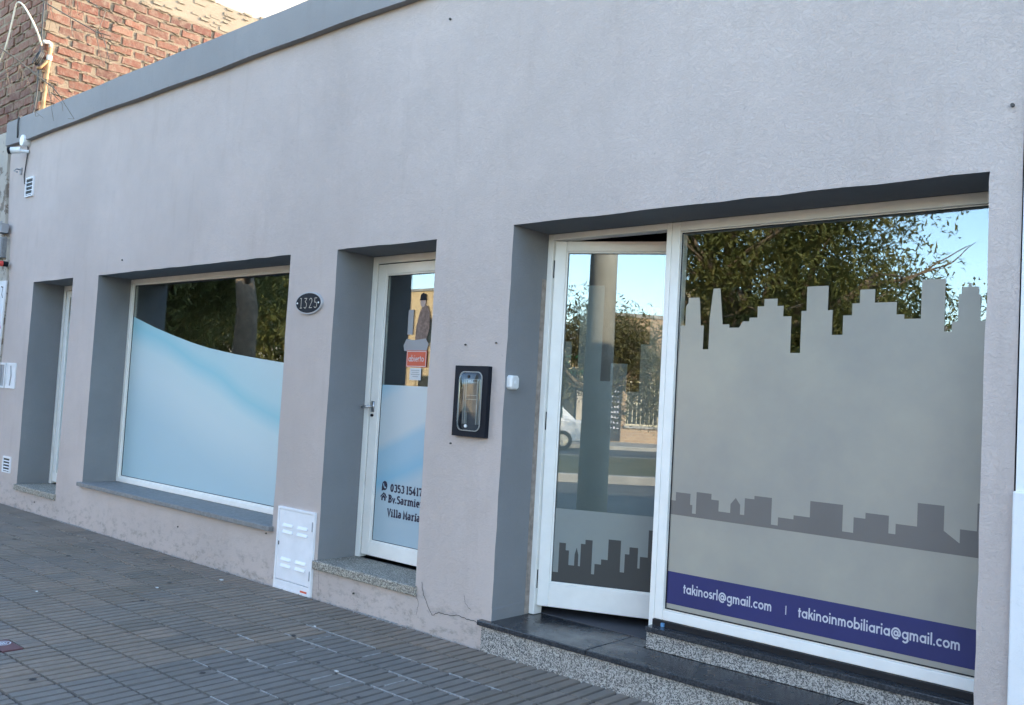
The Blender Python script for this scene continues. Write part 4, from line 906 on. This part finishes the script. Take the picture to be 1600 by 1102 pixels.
# utility pole near the kerb, thin lamp post farther along
po = thing('utility_pole', (-1.88, -5.0+.5, 0), 'thick pale concrete utility pole at the kerb mirrored in the open door', 'pole')
MB().tube([(-1.88, -4.5, -.15), (-1.88, -4.5, 7.5)], [.17, .12], 20).build('shaft', 'pole_concrete', po, smooth=True)
B(-2.6, -1.16, -4.55, -4.45, 6.9, 7.0).build('crossarm', 'bark', po)
for x in (-2.5, -1.88, -1.26): MB().tube([(x, -4.5, 7.0 if x != -1.88 else 7.45), (x, -4.5, 7.18 if x != -1.88 else 7.62)], [.04, .03], 10).build('insulator', 'chrome_plastic', po)
lp_ = thing('lamp_post', (-22.5, -8.6, 0), 'slim pale lamp post mirrored in the blue film window', 'lamp post')
MB().tube([(-22.5, -11.6, 0), (-22.5, -11.6, 4), (-22.5, -11.6, 6.6)], [.07, .05, .04], 10).build('post', 'pvc', lp_, smooth=True)
MB().tube([(-22.5, -11.6, 6.6), (-22.5, -11.2, 6.95), (-22.5, -10.4, 7.05)], [.04, .035, .03], 8).build('arm', 'pvc', lp_, smooth=True)
B(-22.6, -22.4, -10.45, -9.95, 6.98, 7.10).build('lantern', 'print_grey', lp_, bevel=.03)

# houses across the boulevard
YB = -27.5
def house(x0, x1, h, wm_, ops, label, y=YB, doors=()):
    t = thing('street_house', ((x0+x1)/2, y, 0), label, 'building', 'houses across the boulevard')
    wall_mb(x0, x1, -.15, h, ops, y, .25, -1, .8, .0).build('wall', [wm_, wm_], t)
    s = MB(); s.box(x0, x0+.2, y-9, y-.26, -.15, h-.3); s.box(x1-.2, x1, y-9, y-.26, -.15, h-.3); s.box(x0, x1, y-9.2, y-9, -.15, h-.3); s.build('side_walls', wm_, t)
    rf = B(x0, x1, y-9.2, y-.01, h-.3, h-.12).build('roof', 'roofing', t); B(x0-.06, x1+.06, y-.30, y+.06, h, h+.14).build('coping', 'concrete', rf, bevel=.02)
    for o in ops:
        if o[2] < .2:
            d = MB().box(o[0], o[1], y-.23, y-.19, o[2], o[3]).build('door', 'window_dark' if o[1]-o[0] > 1.3 else 'bark', t); B(o[0]+.08, o[0]+.14, y-.19, y-.14, 1.0, 1.1).build('handle', 'steel', d)
        else:
            w = frame_mb(o[0], o[1], o[2], o[3], .06, y-.23, y-.16).build('window', 'cream_metal', t); B(o[0]+.06, o[1]-.06, y-.20, y-.19, o[2]+.06, o[3]-.06).build('pane', 'window_dark', w)
            B(o[0]-.08, o[1]+.08, y-.1, y+.10, o[2]-.09, o[2]-.002).build('sill', 'concrete', w)
            if len(o) > 4:
                g = MB(); k = o[0]+.08
                while k < o[1]: g.box(k-.012, k+.012, y+.005, y+.03, o[2], o[3]); k += .16
                for z in (o[2]+.02, (o[2]+o[3])/2, o[3]-.04): g.box(o[0], o[1], y+.031, y+.045, z, z+.03)
                g.build('grille', 'cream_metal', w)
    return t
house(-.5, 3.35, 3.6, 'tan_plaster', [(.3, 2.3, -.14, 2.3), (2.55, 3.15, -.14, 2.2)], 'low tan shop with a green sign and wide opening')
gs = thing('shop_sign', (1.4, YB+.1, 2.4), 'green fascia sign over the low tan shop across the boulevard', 'sign')
B(-.3, 3.2, YB+.02, YB+.16, 2.40, 3.05).build('board', 'green_sign', gs, bevel=.01); B(1.9, 2.6, YB+.16, YB+.175, 2.55, 2.92).build('yellow_panel', 'yellow_plaster', gs)
house(3.4, 9.4, 4.6, 'brick_pattern', [(4.15, 6.1, .62, 2.25, 1), (6.9, 7.85, -.14, 2.25), (8.2, 9.0, .9, 2.2)], 'tan brick house with a cream barred window across the boulevard')
sb2 = thing('shop_board', (3.65, YB+.3, 0), 'tall black chalkboard sign standing against the brick house', 'sign')
B(3.35, 3.95, YB+.10, YB+.16, .0, 2.2).build('board', 'chalk', sb2, bevel=.01); frame_mb(3.33, 3.97, -.003, 2.22, .04, YB+.09, YB+.17).build('frame', 'bark', sb2)
cl_ = MB(); rnd = random.Random(8)
for k in range(9):
    z = 2.0-k*.19
    for q in range(4): a = 3.42+q*.12; cl_.box(a, a+rnd.uniform(.05, .10), YB+.16, YB+.166, z, z+rnd.uniform(.03, .09))
cl_.build('chalk_marks', 'print_white', sb2)
ac = thing('air_conditioner', (6.5, YB+.2, 2.6), 'white air conditioner unit on the brick house wall', 'air conditioner')
B(6.2, 6.9, YB+.02, YB+.28, 2.45, 2.98).build('case', 'chrome_plastic', ac, bevel=.02); MB().tube([(6.42, YB+.28, 2.71), (6.42, YB+.295, 2.71)], .19, 16).build('fan_grille', 'print_grey', ac)
house(-9, -.6, 3.9, 'white_plaster', [(-8.2, -6.9, .9, 2.2, 1), (-5.9, -4.9, -.14, 2.2), (-3.9, -1.6, .8, 2.3)], 'long white house across the boulevard behind the trees')
house(-19, -9.1, 4.4, 'tan_plaster', [(-18, -16.5, .9, 2.3, 1), (-14.9, -13.9, -.14, 2.3), (-12.6, -10.4, .9, 2.3)], 'tan house across the boulevard with three openings')
house(-36, -19.1, 6.6, 'yellow_plaster', [(-34.5, -33, .9, 2.3), (-31, -30, -.14, 2.3), (-28.4, -26.9, .9, 2.3), (-24, -22, .9, 2.3), (-34.5, -33, 3.9, 5.2), (-28.4, -26.9, 3.9, 5.2), (-24, -22, 3.9, 5.2)], 'two-storey yellow building across the boulevard catching the sun')
house(-62, -36.1, 4.2, 'white_plaster', [(-58, -56, .9, 2.3), (-50, -49, -.14, 2.3), (-44, -42, .9, 2.3)], 'white house row at the far end of the boulevard')
house(9.5, 22, 4.0, 'yellow_plaster', [(10.5, 12, .9, 2.3, 1), (14, 15, -.14, 2.3), (17, 19, .9, 2.3)], 'single-storey ochre house beside the brick house')

# pale parked hatchback across the boulevard
car = thing('parked_car', (-.3, -23.0, -.12), 'silver hatchback parked at the far kerb in front of the tan shop', 'car')
pr = [(-1.95, .30), (-1.98, .62), (-1.80, .86), (-1.05, .98), (-.45, 1.40), (.95, 1.44), (1.55, 1.02), (1.90, .92), (1.95, .40), (1.90, .28)]
def carslab(p, y0, y1, dx=0): return MB().slab([(-.3+a, b-.12) for a, b in p], y0, y1)
body = carslab([(-1.95, .28), (-1.98, .62), (-1.80, .86), (-1.05, .95), (1.62, .95), (1.90, .90), (1.95, .40), (1.90, .26)], -22.2, -23.8).build('body', 'car_paint', car, bevel=.07)
cab = MB(); lo2 = [(-1.05, .95), (1.62, .95)]; 
v = [(-.3+x_, y_, z_-.12) for x_, y_, z_ in ((-1.05, -22.22, .94), (1.60, -22.22, .94), (1.60, -23.78, .94), (-1.05, -23.78, .94), (-.42, -22.38, 1.42), (1.05, -22.38, 1.44), (1.05, -23.62, 1.44), (-.42, -23.62, 1.42))]
cab.add(v, [(4, 5, 6, 7), (0, 1, 5, 4), (1, 2, 6, 5), (2, 3, 7, 6), (3, 0, 4, 7)]); cab.build('cabin', 'car_paint', car, bevel=.05)
for a, b in ((-.62, .22), (.30, 1.18)):
    MB().add([(-.3+a-.20 if a < 0 else -.3+a, -22.222, .86), (-.3+b, -22.222, .86), (-.3+b, -22.345, 1.22), (-.3+a+.18 if a < 0 else -.3+a, -22.345, 1.22)], [(0, 1, 2, 3)]).build('side_window', 'car_glass', car)
for wx in (-1.2, 1.2):
    for wy, wy2 in ((-22.17, -22.38), (-23.83, -23.62)):
        w = MB().tube([(-.3+wx, wy, .18), (-.3+wx, wy2, .18)], .30, 20).build('wheel', 'rubber', car); MB().tube([(-.3+wx, wy+(.012 if wy > -23 else -.012), .18), (-.3+wx, wy, .18)], .18, 14).build('rim', 'steel', w)
for wy in (-22.45, -23.55): B(-.3-1.985, -.3-1.90, wy-.15, wy+.15, .48, .62).build('headlight', 'chrome_plastic', car, bevel=.01)
